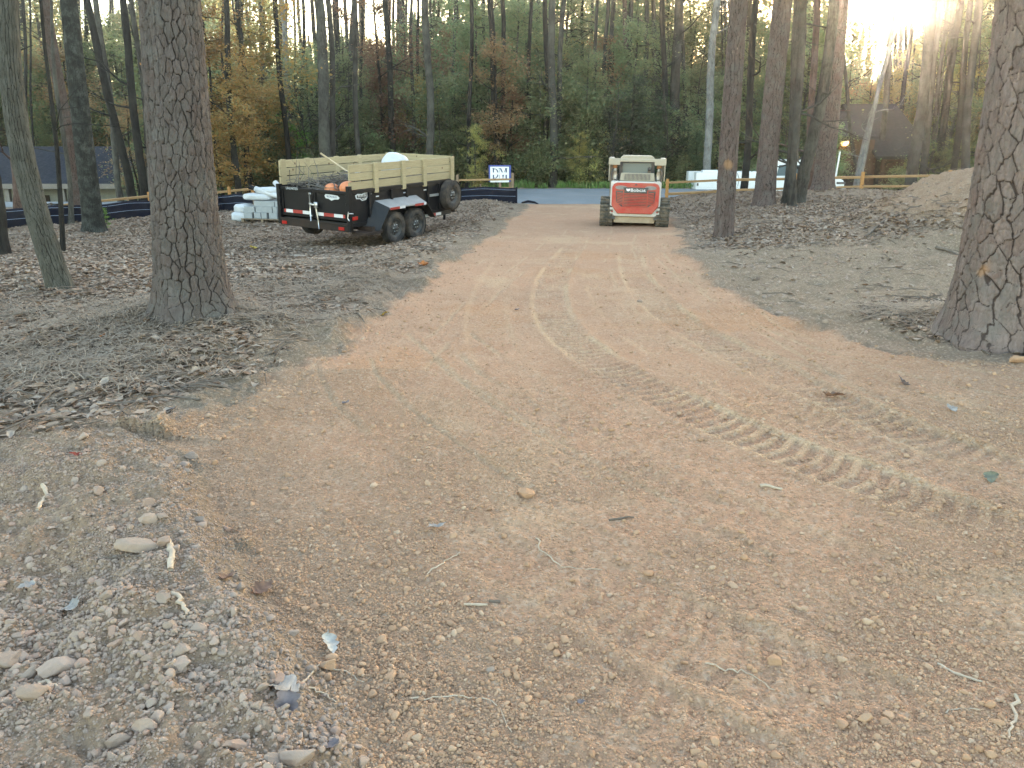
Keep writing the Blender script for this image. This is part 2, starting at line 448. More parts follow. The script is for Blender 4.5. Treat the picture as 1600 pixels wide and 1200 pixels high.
# ------------------------------------------------------------------ the lie of the land
YP = np.array([-60, -5, 0, 5, 10, 15, 20, 25, 29.5, 37.5, 45, 60, 120, 400.])
ZP = np.array([.2, .06, 0, -.03, -.13, -.29, -.46, -.57, -.63, -.46, -.75, -1.3, -2.2, -2.5])
def base0(x, y):
    return np.interp(y, YP, ZP)+0*np.asarray(x, float)

def march(px, py, fn, y0=1.0, y1=140.0):
    d = ray(px, py); ts = np.geomspace(y0, y1, 1600)/d[1]
    z = EYE+d[2]*ts; g = fn(d[0]*ts, d[1]*ts)
    i = int(np.argmax(z <= g)) or len(ts)-1
    t = ts[i]
    return Vector((d[0]*t, d[1]*t, g[i]))

LP = [(822,322),(775,365),(715,398),(650,455),(555,530),(430,592),(300,655),(240,690),(310,750),(352,860),(425,950),(500,1050),(560,1200)]
RP = [(1046,345),(1078,410),(1160,475),(1300,527),(1430,560),(1600,580),(1980,640)]
_l = [march(*p, base0) for p in LP][::-1]; _r = [march(*p, base0) for p in RP][::-1]
def XL(y): return np.interp(y, [p.y for p in _l], [p.x for p in _l])
def XR(y): return np.interp(y, [p.y for p in _r], [p.x for p in _r])

def H0(x, y):
    """smooth terrain: driveway trough, leafy bank on the right, fall-away on the left, spoil bank"""
    x = np.asarray(x, float); y = np.asarray(y, float)
    z = base0(x, y)
    yy = np.clip(y, 0, 29)
    k = ss(0, 2.8, x-XR(yy)-.05)*ss(7, 15, y)*(1-ss(28.6, 33, y))
    z = z+k*(-.02-.10*ss(15, 28, y)-base0(x, y))
    z = z+.04*ss(3, 9, x-XR(yy))*ss(12, 16, y)*(1-ss(24, 29, y))
    z = z-.46*ss(0, 3.2, XL(yy)-x)*ss(9, 17, y)*(1-.65*ss(20, 27, y))
    z = z+.34*np.exp(-((y-28.2)/1.7)**2)*ss(.1, 1.6, XL(yy)-x)*(1-ss(7.5, 10.5, -x))
    z = z+.24*np.exp(-((x-10.4)/2.6)**2-((y-24.8)/2.3)**2)
    z = z+.10*ss(0, .9, XL(yy)-x)*ss(4, 6, y)*(1-ss(24, 28, y))
    z = z-2.6*ss(31, 46, y)*ss(7, 16, -x)
    z = z-.5*ss(33, 37, y)*ss(8, 14, x)
    r = np.hypot((x-9.7)/2.5, (y-14.6)/2.9)
    z = z+1.28*np.exp(-r**2.4*1.1)
    for cx_, cy_ in ((-2.93, 7.15), (4.3, 6.75)): z = z+.11*np.exp(-((x-cx_)**2+(y-cy_)**2)/.75)
    # spoil ridge along the near left side of the drive
    e = XL(np.clip(y, 0, 29))-x
    z = z+(.11*ss(-.06, .22, e)*(1-.55*ss(.3, 1.3, e)))*(1-ss(3.6, 4.6, y))
    return z

def G0(px, py): return march(px, py, H0)

RUB = [G0(*p) for p in [(-700,760),(-40,700),(90,672),(200,655),(330,640),(300,700)]]
def rubble_zone(x, y):
    top = np.interp(x, [p.x for p in RUB[:5]], [p.y for p in RUB[:5]])
    return ss(-.08, .12, XL(np.clip(y, 0, 29))-x)*(1-ss(-.35, .25, y-top))

# ---- wheel and crawler tracks, followed as x(y)
def curve(pts):
    w = [march(*p, base0) for p in pts]; w.sort(key=lambda p: p.y)
    ys = np.array([p.y for p in w]); xs = np.array([p.x for p in w])
    co = np.polyfit(np.log(ys), xs, min(4, len(w)-1))
    return (lambda y: np.polyval(co, np.log(np.clip(y, ys[0], ys[-1])))), ys[0], ys[-1]
CR = [(curve([(905,372),(880,405),(862,452),(872,505),(925,560),(1010,610),(1110,655),(1230,705),(1390,765),(1600,845)]), .17, 1.0),
      (curve([(985,385),(995,430),(1030,478),(1095,525),(1190,575),(1310,630),(1450,690),(1600,745)]), .17, .9),
      (curve([(820,1000),(930,1080),(1060,1160),(1200,1235)]), .16, .8),
      (curve([(700,835),(880,900),(1060,990),(1290,1090),(1500,1190)]), .2, .45),
      (curve([(930,420),(960,480),(1030,540),(1140,600),(1280,660),(1440,725),(1600,790)]), .17, .5),
      (curve([(800,400),(770,450),(760,505),(790,575),(860,650),(980,730),(1150,815),(1400,920)]), .18, .4)]
ST = [curve([(675,520),(720,560),(800,615),(930,690),(1130,790)]), curve([(575,560),(640,640),(780,740),(1000,870)]),
      curve([(870,360),(800,420),(700,500),(600,600)]), curve([(930,355),(905,400),(880,450)]), curve([(1030,365),(1060,420),(1130,480),(1260,540),(1420,590),(1600,625)]),
      curve([(1010,380),(1110,470),(1250,560),(1420,640),(1600,700)])]

def H(x, y, want=False):
    x = np.asarray(x, float); y = np.asarray(y, float)
    yy = np.clip(y, 0, 29)
    wob = .22*fbm(x*.8, y*.8, 3, 3)+.12*fbm(x*3.1, y*3.1, 8, 3)
    sc = .35+.65*np.clip(y/14, 0, 1)
    dl = x-XL(yy)+wob*sc; dr = XR(yy)-x+wob*sc
    wob2 = .05*fbm(x*9, y*9, 9, 3)+.16*fbm(x*2.2, y*2.2, 19, 3)
    inside = ss(-.06, .07, dl+wob2)*ss(-.11, .12, dr+wob2)*(1-ss(29.3, 30.2, y))
    rub = rubble_zone(x, y)
    z = H0(x, y)
    lump = .075*fbm(x*.9, y*.9, 21, 4)+.05*np.maximum(0, fbm(x*3.3, y*3.3, 33, 4))
    road = ss(28.8, 30.2, y)*(1-ss(36.8, 38.5, y))
    rough_out = (1-inside)*(1-rub)*(1-road)*(1-.6*ss(40, 60, y))
    z = z+rough_out*(lump+.020*fbm(x*9, y*9, 41, 4))
    # torn, heaped edge of the forest floor beside the drive
    edge = np.exp(-(np.minimum(np.abs(dl), np.abs(dr))/.28)**2)*(y > 4)*(1-road)
    z = z+edge*(.09*(fbm(x*2.6, y*2.6, 55, 4)+.2)+.04*np.abs(fbm(x*8, y*8, 56, 3)))*(1-inside*.6)
    dirt = inside
    z = z+dirt*(.022*fbm(x*.7, y*.7, 60, 3)+.010*fbm(x*5, y*5, 61, 4)+.0075*fbm(x*19, y*19, 62, 4))
    cl = ss(.0, .55, fbm(x*1.7+4, y*1.7, 77, 3))*ss(0, 1, (4.6-y)/2.2)
    z = z+dirt*cl*.014*np.abs(fbm(x*26, y*26, 63, 3))*1.5
    z = z+ss(9, 11, y)*ss(6, 7.5, x)*(1-ss(18, 20, y))*(.16*fbm(x*1.5, y*1.5, 68, 5)+.09*np.abs(fbm(x*5, y*5, 69, 3)))
    z = z+rub*(.05*fbm(x*2.3, y*2.3, 64, 4)+.030*fbm(x*9, y*9, 65, 4)+.012*fbm(x*31, y*31, 66, 3))
    B = np.zeros_like(z)
    for (c, a, b), hw, amp in CR:
        on = (y > a-.1) & (y < b+.1)
        d1 = lambda q: np.clip((c(q+.05)-c(q-.05))/.1, -4, 4)
        dd = d1(y); yf = y+(x-c(y))*dd/(1+dd**2); yf = np.clip(.5*yf+.5*(yf+(x-c(yf))*d1(yf)/(1+d1(yf)**2)), a-.5, b+.5)
        dd = d1(yf); s = np.sign(x-c(yf))*np.hypot(x-c(yf), y-yf)
        gy = np.linspace(a-.6, b+.6, 400); arc = np.interp(yf, gy, np.concatenate([[0], np.cumsum(np.hypot(np.diff(gy), np.diff(c(gy))))]))
        fade = on*ss(a-.1, a+.4, y)*(1-ss(b-.6, b+.1, y))*amp*(.30+.70*ss(-.45, .1, fbm(x*.9, y*.9, 90, 4)+.15))
        m = ss(hw+.05, hw-.02, np.abs(s))
        bars = .5+.5*np.sin(2*np.pi*(arc-np.abs(s)*.22)/.105)
        bars = ss(.35, .75, bars)
        z = z+fade*m*(bars*.015-.0125)+fade*.014*np.exp(-((np.abs(s)-hw-.05)/.04)**2)
        B = np.maximum(B, fade*(m*bars*.6*ss(.3, .7, vn(x*6, y*6, 95))+.85*np.exp(-((np.abs(s)-hw-.02)/.03)**2)*ss(.22, .55, vn(x*1.3, y*1.3, 91))))
    for i, (c, a, b) in enumerate(ST):
        on = (y > a) & (y < b)
        s = (x-c(y))
        for k in range(3):
            o = (k-1)*(.22+.1*((i*7+k*3) % 5))
            g = np.exp(-((s-o+.05*fbm(y*1.1, s*0+k, 130+i, 2))/.022)**2)*on*ss(.46, .7, vn(y*(.9+.2*k)+i*13.7, x*.3+k*5.1, 97+i))
            z = z-dirt*g*.010+dirt*.006*np.exp(-((s-o-.05)/.03)**2)*on
            B = np.maximum(B, g*.7)
    # trodden light patches
    B = np.maximum(B, dirt*.55*ss(.18, .55, fbm(x*1.1+9, y*.8, 99, 4)))
    if not want: return z
    gy = ss(0, .5, rub)*.75
    gl = np.exp(-((XL(yy)-x)/.9)**2)*(y < 5.5)*.6
    right_soil = ss(0, .3, x-XR(yy))*(1-ss(4.0, 6.5, x-XR(yy)+.8*fbm(x*.7, y*.7, 5, 3)))*(1-ss(12.3, 14.8, y+1.2*fbm(x*.6, y*.6, 6, 3)))*ss(5.5, 7.5, y)
    mound = ss(.16, .45, z-(base0(x, y)*0+.02))*ss(5.6, 7, x)*ss(9, 11, y)*(1-ss(18.5, 20.5, y))
    left_soil = .75*ss(.05, .4, fbm(x*.8+3, y*.8, 12, 4)+.55*np.exp(-(np.minimum(np.abs(dl), 9)/.9)**2)-.12)*(y > 3)*(dl < .2)
    near_right = .5*ss(1.2, 3, x)*(1-ss(5, 7, y))
    G = np.clip(np.maximum.reduce([gy, gl, right_soil, mound, left_soil*(1-inside), near_right*inside*.5+.10*inside*ss(-.1, .5, fbm(x*.5, y*.5, 14, 3))]), 0, 1)
    A = dirt*.34*ss(.30, .62, fbm(x*.75+2, y*.75+7, 101, 4))+rub*.55*ss(.25, .55, fbm(x*2.1, y*2.1+3, 102, 3))
    Rz = np.clip(np.maximum(np.maximum(inside, rub), .9*mound), 0, 1); G = np.where(mound > 0, np.minimum(G, 1-.4*mound), G)
    return z, np.stack([Rz, G, np.clip(B, 0, 1)*.8*np.maximum(Rz, .0), A], -1), inside, rub, mound

# ---- one fine survey mesh, cut by what the surface is
RSUN = None
def build_ground():
    az = np.concatenate([np.arange(-180, -40, 4.), np.arange(-40, -37, .6), np.arange(-37, 37.01, .092), np.arange(37.6, 40, .6), np.arange(40, 180, 4.)])
    az = R(1)*az
    rr = np.concatenate([[.05, .3, .6, .8, 1.0, 1.2, 1.35], np.geomspace(1.45, 31, 690), np.geomspace(31.6, 46, 60), np.geomspace(48, 420, 30)])
    A, Q = np.meshgrid(az, rr, indexing='ij')
    x = (np.sin(A)*Q); y = (np.cos(A)*Q)
    z, zone, ins, rub, mound = H(x, y, True)
    na, nr = x.shape
    road = (y > 29.9) & (y < 37.2)
    z = np.where(road, z-.05, z)
    V = np.stack([x, y, z], -1).reshape(-1, 3); zc = zone.reshape(-1, 4)
    idx = np.arange(na*nr).reshape(na, nr)
    a = idx; b = np.roll(idx, -1, axis=0)
    F4 = np.stack([a[:, :-1], a[:, 1:], b[:, 1:], b[:, :-1]], -1).reshape(-1, 4)
    fi = ins.reshape(-1)[F4].mean(1); fr = rub.reshape(-1)[F4].mean(1); fm = mound.reshape(-1)[F4].mean(1)
    cls = np.where(fi > .5, 1, np.where(fr > .5, 2, np.where(fm > .55, 3, 0)))
    out = []
    for k, nm in ((0, 'forest_floor'), (1, 'dirt_driveway'), (2, 'rubble_verge'), (3, 'soil_bank')):
        f = F4[cls == k]
        u, inv = np.unique(f, return_inverse=True)
        o = mk(nm, V[u], inv.reshape(f.shape), M['forest_floor'], None, True, {'zone': ('FLOAT_COLOR', 'POINT', zc[u])})
        out.append(o)
    for o in out[:3]: tag(o, kind='structure')
    tag(out[0], 'leaf-strewn forest floor on both sides of the driveway', 'ground')
    tag(out[1], 'graded reddish tan dirt driveway running up to the road', 'driveway')
    tag(out[2], 'ridge of grey loose rubble along the near left edge of the driveway', 'ground')
    tag(out[3], 'bare bank of tan spoil soil behind the big right pine', 'soil bank')
build_ground()

# ---- the asphalt road beyond
def build_road():
    xs = np.linspace(-70, 90, 161); ys = np.linspace(0, 1, 15)
    X, T = np.meshgrid(xs, ys, indexing='ij')
    y0 = 30.0+.25*np.sin(X*.13)+.12*np.sin(X*.9+1)+.006*(X-4)**2*.2; y1 = 37.2+.006*(X-4)**2*.2+.1*np.sin(X*.4)
    Y = y0+(y1-y0)*T
    Z = H0(X, Y)+.03+.06*np.sin(np.pi*T)
    Z[:, 0] -= .06; Z[:, -1] -= .06
    idx = np.arange(X.size).reshape(X.shape)
    f = np.stack([idx[:-1, :-1], idx[1:, :-1], idx[1:, 1:], idx[:-1, 1:]], -1).reshape(-1, 4)
    o = mk('road', np.stack([X, Y, Z], -1).reshape(-1, 3), f, M['asphalt'], None, True)
    tag(o, 'grey asphalt road crossing behind the end of the driveway', 'road', kind='structure')
build_road()

# ------------------------------------------------------------------ scatter
def rots(n, tilt, yaw=None):
    """n rotation matrices: random yaw, tilted by about `tilt` radians in a random direction"""
    a = rng.uniform(0, 2*np.pi, n) if yaw is None else yaw
    b = np.abs(rng.normal(0, 1, n))*tilt; c = rng.uniform(0, 2*np.pi, n)
    ca, sa = np.cos(a), np.sin(a); o = np.zeros(n); i = np.ones(n)
    Z = np.stack([ca, -sa, o, sa, ca, o, o, o, i], -1).reshape(n, 3, 3)
    kx, ky = np.cos(c), np.sin(c); cb, sb = np.cos(b), np.sin(b); q = 1-cb
    T = np.stack([cb+kx*kx*q, kx*ky*q, ky*sb, kx*ky*q, cb+ky*ky*q, -kx*sb, -ky*sb, kx*sb, cb], -1).reshape(n, 3, 3)
    return T@Z

def scatter(tv, tf, pos, rot, scl):
    """copies of a small template; tv (k,3) or (n,k,3)"""
    n = len(pos); k = tv.shape[-2]
    v = (tv[None] if tv.ndim == 2 else tv)*scl[:, None, :]
    v = np.einsum('nij,nkj->nki', rot, v)+pos[:, None, :]
    f = (tf[None]+np.arange(n)[:, None, None]*k).reshape(-1, tf.shape[1])
    return v.reshape(-1, 3), f

def ico(sub):
    import bmesh
    bm = bmesh.new(); bmesh.ops.create_icosphere(bm, subdivisions=sub, radius=1)
    v = np.array([q.co[:] for q in bm.verts]); f = np.array([[w.index for w in q.verts] for q in bm.faces]); bm.free()
    return v, f

def rock_shapes(n, sub, ang=.38, seed=0):
    """irregular stones: a sphere cut by random planes, then roughened"""
    v, f = ico(sub); g = np.random.default_rng(seed); out = np.repeat(v[None], n, 0).copy()
    for k in range(11):
        d = g.normal(size=(n, 3)); d /= np.linalg.norm(d, axis=1, keepdims=True); h = g.uniform(ang, .95, n)*(1 if k else .8)
        s = np.einsum('nkj,nj->nk', out, d); ex = np.maximum(0, s-h[:, None])
        out -= ex[..., None]*d[:, None, :]*.98
    w = fbm(out[..., 0]*1.9+np.arange(n)[:, None]*7.3, out[..., 1]*1.9+out[..., 2]*2.3, seed, 3)
    out *= (1.22+.16*w)[..., None]
    return out, f

def frustum_pts(n, y0, y1, power=1.0, margin=1.1):
    """random points on the ground inside the photographed wedge, denser near the camera for power > 1"""
    y = y0+(y1-y0)*rng.uniform(0, 1, n)**power
    x = rng.uniform(-1, 1, n)*.70*margin*(y+.3)
    return x, y

def stones(name, x, y, size, sub, mat, shapes, label, cat, sink=.3, seed=1, flat=.75):
    n = len(x)
    tv, tf = rock_shapes(shapes, sub, seed=seed)
    z = H(x, y)
    scl = np.stack([size*rng.uniform(.75, 1.3, n), size*rng.uniform(.7, 1.15, n), size*rng.uniform(.5, .9, n)*flat/.75], -1)
    pos = np.stack([x, y, z+scl[:, 2]*(1-2*sink)*.35], -1)
    v, f = scatter(tv[rng.integers(0, shapes, n)], tf, pos, rots(n, .5), scl)
    r = np.repeat(rng.uniform(0, 1, n), tv.shape[1])
    o = mk(name, v, f, mat, None, False, {'rnd': ('FLOAT', 'POINT', r)})
    return tag(o, label, cat, kind='stuff')

DUSTY = G0(90, 1165)
def scatter_stones():
    # rubble heap: nested sizes
    for k, (n, lo, hi, sub, sh) in enumerate([(110000, .0020, .0062, 1, 80), (15000, .0055, .0115, 2, 60), (1200, .0105, .024, 3, 50)]):
        x, y = frustum_pts(n*4, 1.35, 5.0, 1.15)
        keep = (rubble_zone(x, y)*(1-.92*np.exp(-((x-DUSTY.x)**2+(y-DUSTY.y)**2)/.045))*(.16+.84*ss(-.2, .35, fbm(x*1.9, y*1.9, 200+(k > 0), 4))) > rng.uniform(0, 1, n*4)) & (y < 4.9)
        x, y = x[keep][:n], y[keep][:n]
        s = lo*(hi/lo)**(rng.uniform(0, 1, len(x))**1.7)
        stones('rubble', x, y, s, sub, M['rubble'], sh, 'loose grey rubble, '+('grit', 'pebbles', 'lumps')[k]+' along the near left verge', 'rubble', .22, 10+k)
    # clods on the drive
    for k, (n, lo, hi, sub, sh, y1) in enumerate([(110000, .0022, .0055, 1, 80, 5.6), (13000, .005, .0105, 1, 80, 5.0), (800, .010, .018, 2, 50, 4.8)]):
        x, y = frustum_pts(n*5, 1.35, y1, 1.25)
        d = H_inside(x, y)
        clump = .14+.86*ss(-.2, .45, fbm(x*1.4+4, y*1.4, 77, 4))*(1-ss(.5, 1, (y-2.3)/(y1-2.3)))
        clump = np.maximum(clump, .8*np.exp(-((x-XL(y)-.25)/.28)**2)*(y < 2.4))
        keep = d*clump > rng.uniform(0, 1, len(x))
        x, y = x[keep][:n], y[keep][:n]
        s = lo*(hi/lo)**(rng.uniform(0, 1, len(x))**1.6)
        stones('clods', x, y, s, sub, M['clod'], sh, 'crumbled tan earth clods on the driveway, '+('fine', 'medium', 'coarse')[k], 'clods', .25, 20+k)
    # sparse small stones further up the drive and along its edges
    x, y = frustum_pts(26000, 4, 17, 1.6); d = H_inside(x, y)
    keep = d*(.18+.8*np.exp(-((x-XL(y))/.5)**2)+.8*np.exp(-((x-XR(y))/.5)**2)) > rng.uniform(0, 1, len(x))
    x, y = x[keep], y[keep]
    stones('clods', x, y, .006+.016*rng.uniform(0, 1, len(x))**4, 1, M['clod'], 40, 'scattered crumbs of earth further up the driveway', 'clods', .3, 31)
    # lumps on the soil bank and the grey soil apron
    x = rng.uniform(1.5, 13, 9000); y = rng.uniform(6.5, 18, 9000)
    keep = (x > XR(y)+.1) & (x < .75*y)
    x, y = x[keep], y[keep]
    stones('clods', x, y, .010+.030*rng.uniform(0, 1, len(x))**4, 1, M['rubble'], 40, 'small lumps of dry soil on the right-hand bank', 'clods', .35, 33)

def H_inside(x, y):
    yy = np.clip(y, 0, 29)
    return ss(-.05, .1, x-XL(yy))*ss(-.05, .1, XR(yy)-x)
scatter_stones()

# ---- individual stones that stand out
ROCK_MATS = M['rubble']
def place_rock(px, py, wpx, label, rot=None, asp=(1, .75, .6), seed=0, group='larger stones in the rubble ridge', mat=None):
    p = G0(px, py); p.z = float(H(p.x, p.y))
    s = wpx/2/F*depth(p)
    tv, tf = rock_shapes(1, 4, .42, seed)
    v = tv[0]*np.array(asp)*s
    o = mk('rock', v, tf, mat or M['rubble'], None, True, {'rnd': ('FLOAT', 'POINT', np.full(len(v), (seed*.377) % 1))})
    o.location = p+Vector((0, 0, s*asp[2]*.45)); o.rotation_euler = (.1*((seed % 3)-1), .12*((seed % 5)-2), rot if rot is not None else seed*1.3)
    tag(o, label, 'rock', group)
    return o
place_rock(218, 856, 64, 'long flat pinkish stone lying behind the bleached root stub', .12, (1, .42, .36), 3)
place_rock(258, 855, 22, 'small pink stone touching the tip of the long flat stone', .5, (1, .8, .8), 5)
place_rock(283, 1036, 32, 'pale rounded egg-shaped stone alone in the middle of the rubble', .9, (1, .7, .75), 4)
place_rock(82, 1038, 56, 'large tan boulder-like lump above the curved root', .5, (1, .6, .55), 7)
place_rock(52, 1092, 40, 'brown-stained stone below the curved root, beside soft soil', .6, (1, .7, .7), 8)
place_rock(8, 1030, 42, 'tan stone cut off by the left picture edge', 1.0, (1, .7, .7), 9)
place_rock(122, 994, 25, 'flat bluish grey square-cornered stone on the rubble', .4, (1, .75, .45), 11)
place_rock(468, 1190, 52, 'pinkish slab of stone at the bottom edge of the rubble', .1, (1, .6, .5), 12)
place_rock(368, 1160, 34, 'angular grey stone just left of the pink slab', .2, (1, .7, .55), 13)
place_rock(430, 1183, 30, 'flat grey stone between the angular stone and the pink slab', .1, (1, .7, .45), 14)
place_rock(225, 1130, 40, 'rounded lumpy tan stone near the bottom edge', .4, (1, .7, .6), 15)
place_rock(182, 1144, 44, 'sloping tan stone beside the rounded lumpy one', .6, (1, .5, .6), 16)
place_rock(170, 938, 20, 'small pinkish cube-like stone under the flat leaf', .3, (1, .8, .8), 17)
place_rock(258, 948, 20, 'upright square stone below the bleached root stub', .1, (1, .8, .9), 18)
place_rock(230, 820, 30, 'pale smooth stone at the top of the rubble ridge', .4, (1, .65, .6), 19)
place_rock(232, 794, 20, 'dark-footed stone at the crest of the rubble ridge', .3, (1, .8, .9), 21)
place_rock(300, 716, 17, 'single rounded stone at the ridge foot beside the tyre rut', .3, (1, .75, .75), 22)
place_rock(516, 1048, 26, 'brown stone caught in the thin roots by the pale leaf', .4, (1, .8, .8), 23, mat=M['clod'])
place_rock(822, 776, 26, 'lone reddish clod in the middle of the driveway', .3, (1, .8, .75), 24, 'clods lying alone on the driveway', M['clod'])
place_rock(768, 1052, 14, 'whitish pebble on the lower middle of the driveway', .3, (1, .8, .6), 25, 'clods lying alone on the driveway')
place_rock(1212, 1036, 24, 'pale knob of stone among clods at lower right', .3, (1, .8, .6), 26, 'clods lying alone on the driveway', M['clod'])
place_rock(1352, 1128, 30, 'oblong tan clod near the bottom right of the driveway', .7, (1, .55, .5), 27, 'clods lying alone on the driveway', M['clod'])
place_rock(1388, 1124, 22, 'tan clod just right of the oblong clod', .7, (1, .7, .6), 28, 'clods lying alone on the driveway', M['clod'])
place_rock(1370, 888, 14, 'whitish flat stone on the right half of the driveway', .1, (1, .6, .5), 29, 'clods lying alone on the driveway')
place_rock(1590, 572, 26, 'reddish stone at the driveway edge below the big right pine', .1, (1, .6, .6), 30, 'clods lying alone on the driveway', M['clod'])
place_rock(1000, 472-0, 8, 'small grey stone on the far track marks', .2, (1, .6, .5), 34, 'clods lying alone on the driveway')

# ---- leaf litter
def leaf_template(kind=0):
    """a curled leaf of 3 cross-rows: 8 verts, 6 triangles-as-quads"""
    if kind == 0: w = [.0, .26, .30, .0]
    else: w = [.0, .38, .24, .0]
    y = [-.5, -.15, .22, .55]; zc = [.02, .05, .06, .16]; ze = .12
    v = [(0, y[0], zc[0]), (-w[1], y[1], zc[1]+ze), (0, y[1], zc[1]), (w[1], y[1], zc[1]+ze*.6), (-w[2], y[2]+.05, zc[2]+ze*1.2), (0, y[2], zc[2]), (w[2], y[2]-.04, zc[2]+ze), (0, y[3], zc[3])]
    f = [(0, 2, 1), (0, 3, 2), (1, 2, 5), (1, 5, 4), (2, 3, 6), (2, 6, 5), (4, 5, 7), (5, 6, 7)]
    return np.array(v, float), np.array(f)

def litter(name, x, y, size, mat, label, tilt=.24, kind=0, lift=.012):
    n = len(x); tv, tf = leaf_template(kind)
    tvn = np.repeat(tv[None], n, 0); cur = rng.normal(0, .22, n)
    tvn[..., 2] += cur[:, None]*(tvn[..., 1]**2)*1.6+rng.normal(0, .25, n)[:, None]*np.abs(tvn[..., 0])
    z = H(x, y)+lift*rng.uniform(0, 1, n)
    v, f = scatter(tvn, tf, np.stack([x, y, z], -1), rots(n, tilt), np.repeat(size[:, None], 3, 1)*rng.uniform(.7, 1.2, (n, 3)))
    o = mk(name, v, f, mat, None, False, {'rnd': ('FLOAT', 'POINT', np.repeat(rng.uniform(0, 1, n), tv.shape[0]))})
    return tag(o, label, 'leaves', kind='stuff')

def scatter_leaves():
    def dens(x, y):
        yy = np.clip(y, 0, 29); l = XL(yy)-x; r = x-XR(yy)
        d = np.where(l > 0, ss(.05, 1.3, l+.5*fbm(x*.9, y*.9, 300, 3)), 0)
        d = np.maximum(d, np.where(r > 0, ss(.1, 1.0, r), 0)*(.03+.97*ss(12.3, 14.8, y+1.5*fbm(x*.6, y*.6, 6, 3))+.5*(np.hypot(x-4.9, y-6.9) < 1.6)))
        d *= (1-rubble_zone(x, y))*(.35+.65*ss(-.35, .15, fbm(x*1.2, y*1.2, 301, 3)))
        m = np.hypot((x-9.7)/2.5, (y-14.6)/2.9)
        d *= np.where(x > 5, ss(.75, 1.15, m), 1)
        return d*(y < 29.3)
    x, y = frustum_pts(310000, 2.6, 29.5, 1.05, 1.5)
    k = dens(x, y) > rng.uniform(0, 1, len(x))
    x, y = x[k], y[k]
    near = y < 9.5
    s = rng.uniform(.042, .09, len(x))
    a = rng.uniform(0, 1, len(x))
    kd = near & (a < .75)
    litter('leaf_litter', x[kd], y[kd], s[kd], M['litter'], 'dry tan oak leaves covering the near forest floor')
    kd = near & (a >= .75)
    litter('leaf_litter', x[kd], y[kd], s[kd]*.9, M['litter_dark'], 'damp dark leaves matted under the dry ones', .2, 1, .004)
    kd = ~near & (a < .85)
    litter('leaf_litter', x[kd], y[kd], s[kd]*1.25, M['litter'], 'dry leaves covering the forest floor further back', .26)
    kd = ~near & (a >= .85)
    litter('leaf_litter', x[kd], y[kd], s[kd]*1.15, M['litter_dark'], 'darker leaves among the dry ones further back', .3, 1, .005)
    # pine straw around the pines and in torn clumps
    n = 26000
    cx = np.array([(-2.95, 7.1, 1.1), (-3.4, 6.6, .7), (-2.2, 6.9, .8), (-3.0, 5.4, .9), (-3.9, 5.6, .8), (-2.3, 8.6, 1.0), (4.9, 6.7, .9), (3.9, 7.3, .8), (-1.7, 9.5, .8), (-2.6, 11.5, 1.3), (-4.8, 7.2, 1.2), (4.6, 6.0, .5)])
    i = rng.integers(0, len(cx), n)
    x = cx[i, 0]+rng.normal(0, .5, n)*cx[i, 2]; y = cx[i, 1]+rng.normal(0, .4, n)*cx[i, 2]
    k = (H_inside(x, y) < .5) & (rubble_zone(x, y) < .3); x, y = x[k], y[k]; n = len(x)
    tv = np.array([(-.012, -.5, 0), (.012, -.5, 0), (.012, 0, .10), (-.012, 0, .10), (.010, .5, 0), (-.010, .5, 0)], float); tf = np.array([(0, 1, 2, 3), (3, 2, 4, 5)])
    L = rng.uniform(.10, .22, n)
    v, f = scatter(tv, tf, np.stack([x, y, H(x, y)+.01+.03*rng.uniform(0, 1, n)], -1), rots(n, .22), np.stack([L*.9, L, L], -1))
    tag(mk('pine_straw', v, f, M['straw'], None, False, {'rnd': ('FLOAT', 'POINT', np.repeat(rng.uniform(0, 1, n), 6))}), 'brown pine straw gathered around the near pine roots', 'pine straw', kind='stuff')
    # fine twig litter
    n = 5200
    x, y = frustum_pts(n, 3.2, 24, 1.1); k = (dens(x, y) > .05) | ((x > XR(y)) & (y > 8) & (y < 17) & (rng.uniform(0, 1, n) < .18))
    x, y = x[k], y[k]; n = len(x)
    tv = np.array([(-.5, -.02, 0), (-.5, .02, 0), (-.5, 0, .035), (.1, -.016, .09), (.1, .016, .09), (.1, 0, .12), (.5, -.006, .03), (.5, .006, .03), (.5, 0, .045)], float)
    tf = np.array([(0, 1, 4, 3), (1, 2, 5, 4), (2, 0, 3, 5), (3, 4, 7, 6), (4, 5, 8, 7), (5, 3, 6, 8)])
    L = rng.uniform(.10, .42, n)
    v, f = scatter(tv, tf, np.stack([x, y, H(x, y)+.006], -1), rots(n, .14), np.stack([L, L*.9, L*.9], -1))
    tag(mk('twig_litter', v, f, M['dark_stick'], None, False), 'thin broken twigs lying over the forest floor', 'twigs', kind='stuff')
scatter_leaves()

